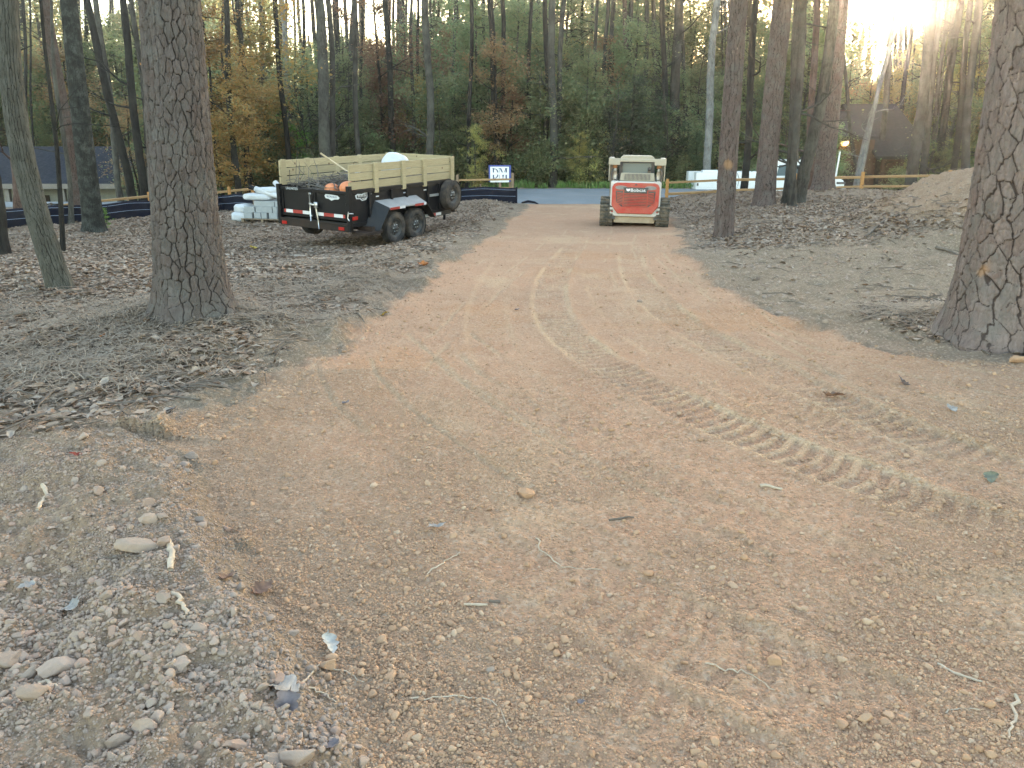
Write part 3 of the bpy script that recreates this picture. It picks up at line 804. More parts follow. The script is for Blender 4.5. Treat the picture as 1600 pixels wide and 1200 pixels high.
# ---- single leaves, sticks and roots that can be pointed at
def lobed_leaf(px, py, wpx, mat, label, seed=0, curl=.35, tilt=.3, group=None):
    p = G0(px, py); p.z = float(H(p.x, p.y)); s = wpx/F*depth(p)
    g = np.random.default_rng(seed); n = 25; V = []; Fc = []
    for i in range(n):
        t = i/(n-1); y = t-.5
        w = (.06+.30*math.sin(math.pi*min(1, t*1.05)**.8))*(.62+.38*abs(math.sin(t*math.pi*3.6+seed)))*(1 if t < .97 else .2)
        if t < .12: w = .012
        zc = curl*(y*y)*1.1+.04*math.sin(t*9+seed)
        for sx, q in ((-1, .30), (-.5, .1), (0, 0), (.5, .08), (1, .26)):
            V.append((sx*w, y+abs(sx)*.08, zc+q*curl*w*3.0+g.normal(0, .012)))
    for i in range(n-1):
        for k in range(4):
            a = i*5+k; Fc.append((a, a+1, a+6, a+5))
    o = mk('fallen_leaf', np.array(V)*s, np.array(Fc), M[mat], None, True)
    o.location = p+Vector((0, 0, .012)); o.rotation_euler = (tilt*math.sin(seed*2.1), tilt*math.cos(seed*1.7), seed*1.9)
    tag(o, label, 'leaf', group or 'single leaves lying on bare ground')
    return o
lobed_leaf(122, 722, 20, 'leaf_red', 'single dark red leaf on the dusty soil left of the ridge', 1)
lobed_leaf(514, 1012, 42, 'leaf_pale', 'pale lobed leaf stuck up beside the reddish soil', 2, .5, .5)
lobed_leaf(408, 926, 40, 'leaf_brown', 'curled purple-brown leaf at the rubble edge', 3, .6, .6)
lobed_leaf(440, 1072, 78, 'leaf_grey', 'large torn grey leaf with thin roots over it', 4, .3, .25)
lobed_leaf(448, 1104, 56, 'leaf_violet', 'folded violet-grey leaf below the torn grey leaf', 5, .8, .4)
lobed_leaf(681, 832, 30, 'leaf_grey', 'silvery leaf on the drive above the grey twig', 6)
lobed_leaf(1410, 601, 24, 'leaf_violet', 'bluish curled leaf on the right side of the driveway', 7, .7, .6)
lobed_leaf(1548, 749, 32, 'leaf_green', 'grey-green leaf near the right picture edge', 8)
lobed_leaf(1302, 623, 34, 'leaf_brown', 'brown curled leaf beside the long light scrape', 9, .6)
lobed_leaf(1487, 642, 22, 'leaf_grey', 'flat grey leaf between the bluish leaf and the right edge', 10)
lobed_leaf(600, 494, 20, 'leaf_yellow', 'yellow-green leaf at the left driveway edge', 11)
lobed_leaf(661, 417, 24, 'leaf_orange', 'cluster-like bright orange-brown leaf left of the driveway', 12, .6, .5)
lobed_leaf(30, 536, 28, 'leaf_orange', 'orange leaf in the litter at far left', 13)
lobed_leaf(88, 549, 18, 'leaf_yellow', 'ochre leaf right of the orange leaf', 14)
lobed_leaf(160, 525, 18, 'leaf_orange', 'rust-red leaf in the litter left of the big pine', 15)
lobed_leaf(262, 646, 24, 'leaf_violet', 'lilac-grey leaf at the torn edge of the driveway', 16)
lobed_leaf(541, 631, 18, 'leaf_violet', 'small bluish leaf on the left part of the driveway', 17)
lobed_leaf(808, 486, 12, 'leaf_violet', 'tiny dark bluish leaf in mid driveway', 18)
lobed_leaf(907, 1103, 14, 'leaf_violet', 'small blue-black leaf at the bottom of the driveway', 19)
lobed_leaf(522, 1184, 34, 'leaf_violet', 'lavender leaf at the bottom edge beside the rubble', 20)
lobed_leaf(44, 912, 28, 'leaf_grey', 'flat greenish grey leaf half buried in rubble', 21)
lobed_leaf(108, 932, 44, 'leaf_grey', 'narrow dusty leaf lying across the rubble', 22)
lobed_leaf(352, 898, 30, 'leaf_brown', 'dark shrivelled leaf at the rut edge', 23, .6)
lobed_leaf(95, 566, 20, 'leaf_brown', 'brown leaf in the litter by the dark hollow', 24)
lobed_leaf(385, 463, 14, 'leaf_orange', 'rust leaf right of the big left pine', 25)
lobed_leaf(396, 392, 14, 'leaf_yellow', 'ochre leaf behind the big left pine', 26)

def stick(pts, wpx, mat, label, name='stick', lift=.5, group=None, taper=.5, jag=.004):
    w = []
    for i, (px, py) in enumerate(pts):
        p = G0(px, py); p.z = float(H(p.x, p.y)); w.append(p)
    r0 = wpx/2/F*depth(w[0]); o = w[0].copy(); q = []; rs = []
    m = 5
    for i in range(len(w)-1):
        for k in range(m):
            t = k/m; p = w[i].lerp(w[i+1], t)
            p.z = max(p.z, float(H(p.x, p.y)))+r0*lift
            q.append(p-o+Vector((random.gauss(0, jag), random.gauss(0, jag), random.gauss(0, jag*.3)))); rs.append(r0*(1-taper*(i+t)/(len(w)-1))*random.uniform(.85, 1.15))
    q.append(w[-1]-o+Vector((0, 0, r0*lift))); rs.append(r0*(1-taper))
    b = MB().tube(q, rs, 8).build(name, M[mat], None, True)
    b.location = o
    return tag(b, label, name.replace('_', ' '), group or 'sticks and roots on bare ground')
stick([(262,846),(270,868),(266,892)], 11, 'dry_root', 'thick bleached root stub pointing down the rubble ridge', 'root', .5, None, .2, .002)
stick([(58,1062),(74,1054),(92,1072)], 9, 'dry_root', 'curved tan root beside the brown-stained stone', 'root', .6)
stick([(66,760),(74,770),(58,796)], 7, 'dry_root', 'yellowish peeled root end in the leaf litter', 'root', .6, None, .3)
stick([(725,949),(762,949)], 5, 'dry_root', 'short grey twig in the middle of the lower driveway', 'twig', .6, None, .2, .001)
stick([(764,945),(782,945)], 5, 'dark_stick', 'dark chip of twig right beside the short grey twig', 'twig', .6, None, .1, .0005)
stick([(1464,1038),(1490,1054),(1534,1070)], 5, 'dry_root', 'straight pale twig at the lower right of the driveway', 'twig', .6, None, .3, .001)
stick([(1474,1118),(1500,1112),(1532,1116)], 3, 'dry_root', 'thin kinked rootlet below the straight pale twig', 'rootlet', .7)
stick([(1586,1095),(1582,1130),(1574,1160)], 6, 'dry_root', 'upright tan root at the bottom right picture edge', 'root', .6)
stick([(1188,763),(1222,768)], 6, 'dry_root', 'short tan root on the driveway right of its middle', 'root', .6, None, .3, .001)
stick([(952,818),(990,812)], 4, 'dark_stick', 'thin dark twig on the driveway centre', 'twig', .7, None, .3, .001)
stick([(644,1099),(690,1097),(740,1094),(776,1102),(800,1150)], 3, 'dry_root', 'long winding rootlet across the lower driveway', 'rootlet', .7)
stick([(665,903),(690,885),(718,868)], 3, 'dry_root', 'bent rootlet above the short grey twig', 'rootlet', .7)
stick([(838,845),(846,866),(880,888),(940,892)], 2.5, 'dry_root', 'fine root arching over clods in mid driveway', 'rootlet', .7)
stick([(1100,1042),(1130,1048),(1165,1055),(1210,1082)], 3, 'dry_root', 'tangled fine root at lower right centre', 'rootlet', .7)
stick([(470,1068),(500,1044),(530,1052),(570,1072)], 3.5, 'dry_root', 'wiry root looping over the torn grey leaf', 'rootlet', .8)
stick([(485,1075),(510,1090),(525,1106)], 3.5, 'dry_root', 'wiry root hanging below the torn grey leaf', 'rootlet', .8)
stick([(150,872),(200,866),(240,880)], 2.5, 'dark_stick', 'dark wisp of rootlets in front of the long flat stone', 'rootlet', .9)
stick([(270,930),(282,945),(292,965)], 9, 'dry_root', 'short bleached root among the rubble above the egg-shaped stone', 'root', .5, None, .4)
stick([(400,478),(425,455),(440,470),(462,484)], 3.5, 'dark_stick', 'bent dead branch forming a small arch right of the big pine', 'branch', .9, 'dead branches on the forest floor')
stick([(545,495),(570,510)], 3.5, 'dark_stick', 'short dark branch at the left edge of the drive', 'branch', .9, 'dead branches on the forest floor')
stick([(575,418),(620,405),(660,398)], 3, 'dark_stick', 'dead branch in the litter between trailer and driveway', 'branch', .9, 'dead branches on the forest floor')
stick([(1430,505),(1445,498),(1462,500)], 3, 'dark_stick', 'dark curved branch by the foot of the big right pine', 'branch', .9, 'dead branches on the forest floor')
stick([(1350,372),(1380,350),(1410,335),(1440,322)], 3.5, 'dark_stick', 'long root lying up the soil bank', 'root', .9, 'dead branches on the forest floor')
stick([(1462,390),(1480,394),(1500,398)], 5, 'dark_stick', 'dark root knot at the foot of the soil bank', 'root', .9, 'dead branches on the forest floor')
stick([(985,352),(990,345),(996,342)], 2, 'dry_root', 'small pale root under the back of the loader', 'root', .9)
# ------------------------------------------------------------------ trunks
def axis_pts(base, top, Y, ext=1.5, bend=0.0):
    """trunk axis from two pixels at one depth: world points with a gentle sweep"""
    if Y is None:
        g = G0(*base); Y = g.y
    b = at(base[0], base[1], Y); t = at(top[0], top[1], Y)
    b.z = min(b.z, float(H(b.x, b.y))+.0)-.05
    d = t-b; L = d.z*ext
    n = 12; out = []
    for i in range(n+1):
        z = L*i/n; f = z/max(d.z, .1)
        out.append(Vector((b.x+d.x*f+bend*math.sin(math.pi*min(f, 1.3)), b.y+.04*math.sin(f*4+base[0]), b.z+z)))
    return out

def interp_axis(pts, z):
    zs = np.array([p.z for p in pts])
    return np.interp(z, zs, [p.x for p in pts]), np.interp(z, zs, [p.y for p in pts])

def pine_trunk(name, base, top, wpx, wpy, mat, label, group, cw=.085, ch=.17, nseg=260, step=.008, depth_=.022, ext=1.35, taper=.72, flare=.38, scar=None, zfine=6.5, Y=None, bend=0, lobes=5):
    """large pine: bark plates are real relief (cells split by fissures), roots flare at the foot"""
    pts = axis_pts(base, top, Y, ext, bend)
    pw = at(base[0], wpy, pts[0].y); r0 = wpx/2/F*depth(pw)
    z0, z1 = pts[0].z, pts[-1].z
    zs = np.concatenate([np.arange(z0, min(z0+zfine, z1), step), np.arange(min(z0+zfine, z1), z1, .12)])
    th = np.linspace(0, 2*np.pi, nseg, endpoint=False)
    TH, Z = np.meshgrid(th, zs)
    h = Z-z0-.05
    rad = r0*(1-(1-taper)*np.clip(h/(z1-z0), 0, 1)**1.0)
    fl = np.exp(-np.clip(h, 0, 9)/.26)
    rad = rad*(1+flare*fl+.14*fl*np.sin(lobes*TH+base[0])+.03*np.sin(2*TH+h*.5)+.02*np.sin(3*TH-h*.9+1))
    nw = max(6, int(round(2*np.pi*r0/cw)))
    sd = int(base[0]*7)
    # long fissures wander: warp the plate lattice
    U = TH/(2*np.pi)*nw; Vv = h/ch
    wx = .55*fbm(np.cos(TH)*1.7+h*.9, np.sin(TH)*1.7+h*.35, sd, 3); wy = .5*fbm(np.cos(TH)*2.3+h*1.3, np.sin(TH)*2.3-h*.7, sd+3, 3)
    cwm = 2*np.pi*r0/nw
    a1, b1 = np.cos(TH)*r0, np.sin(TH)*r0; Uw = U+wx*.8+.42*fbm(a1*16+h*7, b1*16-h*8, sd+1, 3, .5)*.75; Vw = Vv+wy*.8+.26*fbm(a1*20+h*13, b1*20-h*13, sd+6, 3, .5)*.8
    e, upr, cid = plates(Uw, Vw, cwm, ch, sd, nw, .9)
    # each plate is flaked into smaller scales
    tilt = plates.tilt
    e2, upr2, cid2 = plates(Uw*2, Vw*2.3+cid*9, cwm/2, ch/2.3, sd+40, nw*2, .85)
    wid = cwm*(.030+.048*upr**2)*(.5+.75*vn(a1*11+h*2.3, b1*11+h*1.7, sd+7)**1.3)
    plate = ss(wid*.35, wid*1.25, e); sub = ss(.0, .12*cwm, e2)
    wfade = np.where(h > zfine-.5, 0, 1)
    rough = fbm(np.cos(TH)*30*r0*2+h*3, np.sin(TH)*30*r0*2+h*17, sd+2, 3)
    d = depth_*(plate*(.70+.30*sub)+.35*(cid-.5)*plate+.22*(cid2-.5)*sub*plate+.42*tilt*plate+.34*rough)
    d = d*(.45+.55*ss(.0, .5, h))*wfade
    sc = np.zeros_like(h)
    cx, cy = interp_axis(pts, Z)
    if scar:
        for (px, py, rr_) in scar:
            q = at(px, py, pts[0].y-r0*.9); 
            ang = math.atan2(-.9, (q.x-float(np.interp(q.z, [p.z for p in pts], [p.x for p in pts])))/r0)
            dd = np.hypot((np.mod(TH-ang+np.pi, 2*np.pi)-np.pi)*r0*1.3, Z-q.z)+.04*fbm(TH*6, Z*9, 9, 3)
            sc = np.maximum(sc, 1-ss(rr_*.5, rr_, dd))
    rad = rad+d
    X = cx+rad*np.cos(TH); Yy = cy+rad*np.sin(TH)
    nr = len(zs)
    V = np.stack([X, Yy, Z], -1).reshape(-1, 3)
    o0 = np.array([pts[0].x, pts[0].y, pts[0].z]); V = V-o0
    idx = np.arange(nr*nseg).reshape(nr, nseg); nx = np.roll(idx, -1, 1)
    Fq = np.stack([idx[:-1], nx[:-1], nx[1:], idx[1:]], -1).reshape(-1, 4)
    A = lambda a: ('FLOAT', 'POINT', a.ravel())
    o = mk(name, V, Fq, M[mat], None, True, {'cell': A(np.clip(cid*.75+.25*cid2, 0, 1)), 'crack': A(np.clip(ss(.0, 1.6, e/wid)*(.55+.45*ss(.0, .05*cwm*(.2+1.4*vn(a1*14-h*3, b1*14+h*2, sd+8)), e2)), 0, 1)), 'scar': A(sc)})
    o.location = o0
    tag(o, label, 'tree', group)
    return o, pts, r0

NEAR = 'pines standing on the lot'
pine_trunk('pine_tree', (305,487), (262,0), 97, 260, 'bark_left', 'thick grey-brown plated pine left of the driveway, in front of the silt fence', NEAR, .062, .110, 380, .0075, .017, flare=.42)
pine_trunk('pine_tree', (1566,530), (1626,0), 138, 300, 'bark_right', 'very thick pine with broad reddish plates, cut by the right picture edge', NEAR, .098, .165, 380, .0075, .018, flare=.42, scar=[(1512,425,.085)])
pine_trunk('pine_tree', (1131,372), (1154,0), 27, 290, 'bark_mid', 'pine nearest the loader on its right, with an orange scar on the trunk', NEAR, .075, .15, 120, .02, .02, flare=.16, scar=[(1139,257,.13)], zfine=8)
pine_trunk('pine_tree', (1194,322), (1222,0), 30, 200, 'bark_mid', 'thick pine second to the right of the loader, in front of the white truck bed', NEAR, .085, .16, 140, .02, .022, flare=.28, zfine=8)
pine_trunk('pine_tree', (1285,297), (1312,0), 29, 200, 'bark_mid', 'thick pine hiding the nose of the white truck, below the sun', NEAR, .085, .16, 120, .025, .022, flare=.45, zfine=9, Y=25.2)

def trunk_mesh(pts, r0, taper=.55, n=14, flare=.35, branches=0, seed=0, wob=.05, bl=(.8, 2.2)):
    """slender trunk as one tube with a wavering radius, plus bare branches"""
    g = random.Random(seed); mb = MB(); m = 26; P = []; rs = []
    zs = [p.z for p in pts]
    for i in range(m+1):
        t = (i/m)**1.25; z = zs[0]+(zs[-1]-zs[0])*t
        x, y = interp_axis(pts, z); h = z-zs[0]
        w = wob*min(1, h)
        P.append((float(x)+g.gauss(0, w*.35)*r0*3+w*math.sin(h*.9+seed), float(y)+w*math.cos(h*.7+seed*2), z)); rs.append(r0*(1-(1-taper)*t)*(1+flare*math.exp(-h/.22))*g.uniform(.96, 1.05))
    o = Vector(pts[0]); P = [Vector(p)-o for p in P]
    mb.tube(P, rs, n, cap=False)
    for k in range(branches):
        i = g.randint(5, m-2); p = P[i]; a = g.uniform(0, 6.28); L = g.uniform(*bl); up = g.uniform(-.15, .7)
        q = [p]; d = Vector((math.cos(a), math.sin(a), up))
        for j in range(5):
            d = (d+Vector((g.gauss(0, .22), g.gauss(0, .22), g.gauss(.02, .18)))).normalized(); q.append(q[-1]+d*L/5)
        rb = min(rs[i]*.35, .05); mb.tube(q, [rb*(1-.16*j) for j in range(6)], 5, cap=False)
        for _ in range(2):
            j = g.randint(2, 4); d2 = (d+Vector((g.gauss(0, .7), g.gauss(0, .7), g.gauss(.1, .4)))).normalized()
            mb.tube([q[j], q[j]+d2*L*.25, q[j]+d2*L*.45+Vector((0, 0, g.gauss(0, .1)))], [rb*.5, rb*.35, rb*.15], 4, cap=False)
    return mb, o

def slim(base, top, w, wy, mat, label, Y=None, ext=1.4, bend=0, branches=3, name='tree', group='trees at the edge of the lot', n=16, flare=.35, taper=.7):
    pts = axis_pts(base, top, Y, ext, bend)
    r0 = w/2/F*depth(at(base[0], wy, pts[0].y))
    mb, o = trunk_mesh(pts, r0, taper, n, flare, branches, int(base[0]*3+top[0]))
    ob = mb.build(name, M[mat], None, True); ob.location = o
    return tag(ob, label, 'tree', group)

# left side of the lot
pine_trunk('oak_tree', (97,455), (6,-20), 32, 300, 'bark_oak_grey', 'pale grey oak trunk leaning left, left of the thick plated pine', 'trees at the edge of the lot', .030, .15, 200, .010, .010, flare=.25, bend=-.12)
pine_trunk('oak_tree', (148,362), (106,0), 28, 200, 'bark_oak_dark', 'dark furrowed oak trunk with green sprouts at its foot, left of the thick plated pine', 'trees at the edge of the lot', .040, .20, 180, .016, .014, flare=.42, zfine=8)
pine_trunk('pine_tree', (126,338), (70,0), 18, 150, 'bark_pine_red', 'slender reddish pine trunk just left of the dark furrowed oak', 'trees at the edge of the lot', .06, .13, 110, .02, .008, flare=.3, zfine=8)
slim((36,345), (-8,0), 21, 150, 'bark_red', 'reddish trunk behind the leaning grey oak, in front of the blue house roof', branches=2)
slim((-6,398), (-70,0), 34, 380, 'bark_dark', 'dark trunk foot cut off by the left picture edge', branches=1)
slim((98,395), (80,150), 8, 300, 'bark_dark', 'crooked sapling stem beside the foot of the leaning grey oak', ext=2.6, branches=4, bend=.1, taper=.2)
slim((112,348), (98,200), 8, 300, 'bark_grey', 'thin pale stem between the leaning oak and the slender reddish pine', branches=4, ext=3.2, taper=.25)
# right bank clump
slim((1228,318), (1249,0), 13, 200, 'bark_grey', 'greyish trunk at the left of the clump beside the white truck cab', branches=3)
slim((1238,322), (1254,0), 13, 250, 'bark_wood', 'brown-grey trunk in the middle of the clump beside the white truck cab', branches=2)
slim((1247,318), (1302,0), 19, 250, 'bark_grey', 'grey trunk leaning right across the foot of the pine below the sun', bend=.1, branches=2)
slim((1160,320), (1182,0), 12, 150, 'bark_dark', 'thin dark trunk right behind the orange-scarred pine', Y=30, branches=4)
slim((1266,300), (1275,0), 12, 150, 'bark_red', 'reddish trunk between the clump and the pine below the sun', Y=27, branches=3)

# ------------------------------------------------------------------ crowns
def crown(name, seed, z0, z1, rad, nb, leaves, ls, flat=.35, up=.25, trunk_r=0.0, clump=.4, shape='oval'):
    """leaf-sized faces gathered in sprays along branches; returns (crown mesh, branch list)"""
    g = np.random.default_rng(seed); P = []; br = []
    for b in range(nb):
        t = (b+g.uniform(0, 1))/nb; z = z0+(z1-z0)*t
        env = {'oval': (.45+.55*math.sin(math.pi*(.12+.83*t))), 'cone': 1.05-t*.85, 'top': .35+.65*t**.7}[shape]
        a = g.uniform(0, 6.283); L = rad*env*g.uniform(.3, 1.15); d = np.array([math.cos(a), math.sin(a), up*g.uniform(-.2, 2.2)])
        pts = [np.array([0, 0, z-.25*L])]
        for j in range(5):
            d = d+g.normal(0, .24, 3)*np.array([1, 1, .8]); pts.append(pts[-1]+d*L/5)
        br.append(pts); sz = g.uniform(.45, 1.35); n = int(leaves/nb*sz**1.6*(.4+env))
        # loose puffs of leaves hung on the outer half of the limb, each with its own tilt and spread
        m = g.integers(3, 7); s = g.uniform(.45, 1.08, m)*5; i = np.minimum(s.astype(int), 4); f = (s-i)[:, None]
        q = np.array(pts)[i]*(1-f)+np.array(pts)[np.minimum(i+1, 5)]*f+g.normal(0, clump*.35, (m, 3))*np.array([1, 1, .7])*L
        w = g.dirichlet(np.full(m, 1.3)); k = g.choice(m, n, p=w)
        sp = (g.uniform(.16, .42, m)*sz)[k, None]*np.array([1, 1, flat])*rad*.55
        o = g.normal(0, 1, (n, 3))*sp; tl = g.normal(0, .35, (m, 2))[k]; o[:, 2] += o[:, 0]*tl[:, 0]+o[:, 1]*tl[:, 1]
        P.append(q[k]+o)
    P = np.concatenate(P); n = len(P)
    tv = np.array([(0, -.5, 0), (.34, .02, .08), (0, .55, .02), (-.34, .02, .08)], float); tf = np.array([(0, 1, 2), (0, 2, 3)])
    S = ls*g.uniform(.6, 1.35, n)
    st = rng; v, f = scatter(tv, tf, P, rots(n, .75), np.repeat(S[:, None], 3, 1))
    r = np.clip(np.repeat(g.uniform(0, .45, n)+.35*vn(P[:, 0]*.8+seed, P[:, 2]*.8+P[:, 1]*.5, seed), 4), 0, 1)
    return v, f, r, br

def crown_mesh(name, mat, **k):
    v, f, r, br = crown(name, **k)
    me = mk(name, v, f, M[mat], None, False, {'rnd': ('FLOAT', 'POINT', r)})
    return me, br

def make_tree(name, seed, h, r0, mat_b, mat_c, z0, z1, rad, nb, leaves, ls, label, cat, lean=0.0, **k):
    """one tree of a kind: trunk mesh with limbs under an Empty, crown as its own mesh"""
    root = empty(name, (0, 0, 0)); g = random.Random(seed)
    pts = [Vector((lean*(i/10)*h*.1+.12*math.sin(i*.9+seed)*r0*6, .1*math.sin(i*.7+seed*3)*r0*6, h*i/10-.1)) for i in range(11)]
    mb, o = trunk_mesh(pts, r0, .5, 9, .3, 4, seed, .06, (.5, 1.6))
    c, br = crown_mesh('crown', mat_c, seed=seed, z0=z0, z1=z1, rad=rad, nb=nb, leaves=leaves, ls=ls, **k)
    for p in br:
        x, y = interp_axis(pts, p[0][2]); sh = Vector((float(x), float(y), 0))
        rb = max(.012, min(r0*.3, .035))
        mb.tube([Vector(q)+sh-o for q in p], [rb*(1-.17*j) for j in range(6)], 4, cap=False)
    t = mb.build('trunk', M[mat_b], root, True); t.location = o
    c.parent = root
    return root

def bare_tree(name, seed, label, cat, h=8, **k):
    root = empty(name, (0, 0, 0)); g = random.Random(seed)
    pts = [Vector((.1*math.sin(i*.9+seed), .1*math.sin(i*.7+seed*3), h*i/10-.1)) for i in range(11)]
    mb, o = trunk_mesh(pts, .05, .3, 7, .3, 0, seed, .06); t = mb.build('trunk', M['bark_wood'], root, True); t.location = o
    lm = MB()
    for b in range(46):
        z = g.uniform(.6, h*.98); x, y = interp_axis(pts, z); a = g.uniform(0, 6.28); L = g.uniform(.5, 1.9)*(1.1-.6*z/h); d = Vector((math.cos(a), math.sin(a), g.uniform(-.1, .9))); q = [Vector((float(x), float(y), z))]
        for j in range(5):
            d = (d+Vector((g.gauss(0, .22), g.gauss(0, .22), g.gauss(.02, .16)))).normalized(); q.append(q[-1]+d*L/5)
        lm.tube(q, [.022-.003*j for j in range(6)], 3, cap=False)
        for w in range(5):
            j = g.randint(1, 5); d2 = (d+Vector((g.gauss(0, .8), g.gauss(0, .8), g.gauss(.1, .5)))).normalized(); e = q[j]+d2*L*.22
            lm.tube([q[j], e, e+(d2+Vector((g.gauss(0, .4), g.gauss(0, .4), g.gauss(0, .4))))*L*.18], [.013, .010, .006], 3, cap=False)
    lm.build('crown', M['bark_wood'], root)
    return root

PROTO = {}
def proto(key, n, **k):
    PROTO[key] = [make_tree(seed=1000+hash_s(key)+i*31, label='', cat='', **k) for i in range(n)]
def hash_s(s): return sum(ord(c)*(i+3) for i, c in enumerate(s)) % 500
proto('olive', 4, name='broadleaf_tree', h=13, r0=.11, mat_b='bark_wood', mat_c='fol_olive', z0=2.2, z1=12.5, rad=2.7, nb=42, leaves=13000, ls=.16, flat=.6)
proto('far', 3, name='woodland_tree', h=15, r0=.15, mat_b='bark_wood', mat_c='fol_far', z0=2.5, z1=14, rad=3.3, nb=40, leaves=13000, ls=.19, flat=.6)
proto('orange', 3, name='autumn_tree', h=9.5, r0=.08, mat_b='bark_dark', mat_c='fol_orange', z0=1.2, z1=9.2, rad=2.6, nb=34, leaves=12000, ls=.14, flat=.34, up=.1)
proto('rust', 2, name='autumn_tree', h=10, r0=.10, mat_b='bark_dark', mat_c='fol_rust', z0=2.0, z1=9.5, rad=2.3, nb=26, leaves=8000, ls=.13, flat=.5)
proto('yellow', 2, name='autumn_tree', h=9, r0=.08, mat_b='bark_wood', mat_c='fol_yellow', z0=1.5, z1=8.7, rad=2.2, nb=30, leaves=9500, ls=.11, flat=.45, up=.15)
proto('dark', 2, name='evergreen_tree', h=5.5, r0=.09, mat_b='bark_dark', mat_c='fol_dark', z0=.1, z1=5.4, rad=1.6, nb=50, leaves=15000, ls=.11, flat=.5, shape='cone')
proto('lime', 1, name='sapling', h=5, r0=.04, mat_b='bark_grey', mat_c='fol_lime', z0=1.0, z1=4.8, rad=1.0, nb=14, leaves=1300, ls=.15, flat=.4)
proto('sapling', 3, name='sapling', h=5, r0=.03, mat_b='bark_grey', mat_c='fol_olive', z0=.5, z1=4.8, rad=1.7, nb=26, leaves=4600, ls=.12, flat=.5)
proto('shrub', 3, name='shrub', h=1.7, r0=.02, mat_b='bark_dark', mat_c='fol_olive', z0=.05, z1=1.6, rad=1.2, nb=30, leaves=4600, ls=.085, flat=.5, up=.6)
proto('shruby', 2, name='shrub', h=1.4, r0=.02, mat_b='bark_dark', mat_c='fol_yellow', z0=.05, z1=1.3, rad=.9, nb=20, leaves=1500, ls=.085, flat=.5, up=.6)
PROTO['bare'] = [bare_tree('bare_sapling', 77+i*13, '', '', h=7+i) for i in range(3)]
_used = set()

SUNX = .4606/1.0918
def put(key, px, Y, sc=1.0, label='', group='', cat='tree', dz=0, rz=None, szz=1.0):
    """stand a copy at picture column px (its foot), Y metres out"""
    d = ray(px, 290); x = d[0]*Y/d[1]; z = float(H(x, Y))-.05+dz
    k = random.randrange(len(PROTO[key])); p = PROTO[key][k]
    if p.name not in _used: o = p; _used.add(p.name)
    else: o = copy_tree(p)
    o.location = (x, Y, z); o.rotation_euler = (0, 0, random.uniform(0, 6.28) if rz is None else rz); o.scale = (sc, sc, sc*szz)
    tag(o, label, cat, group)
    return o

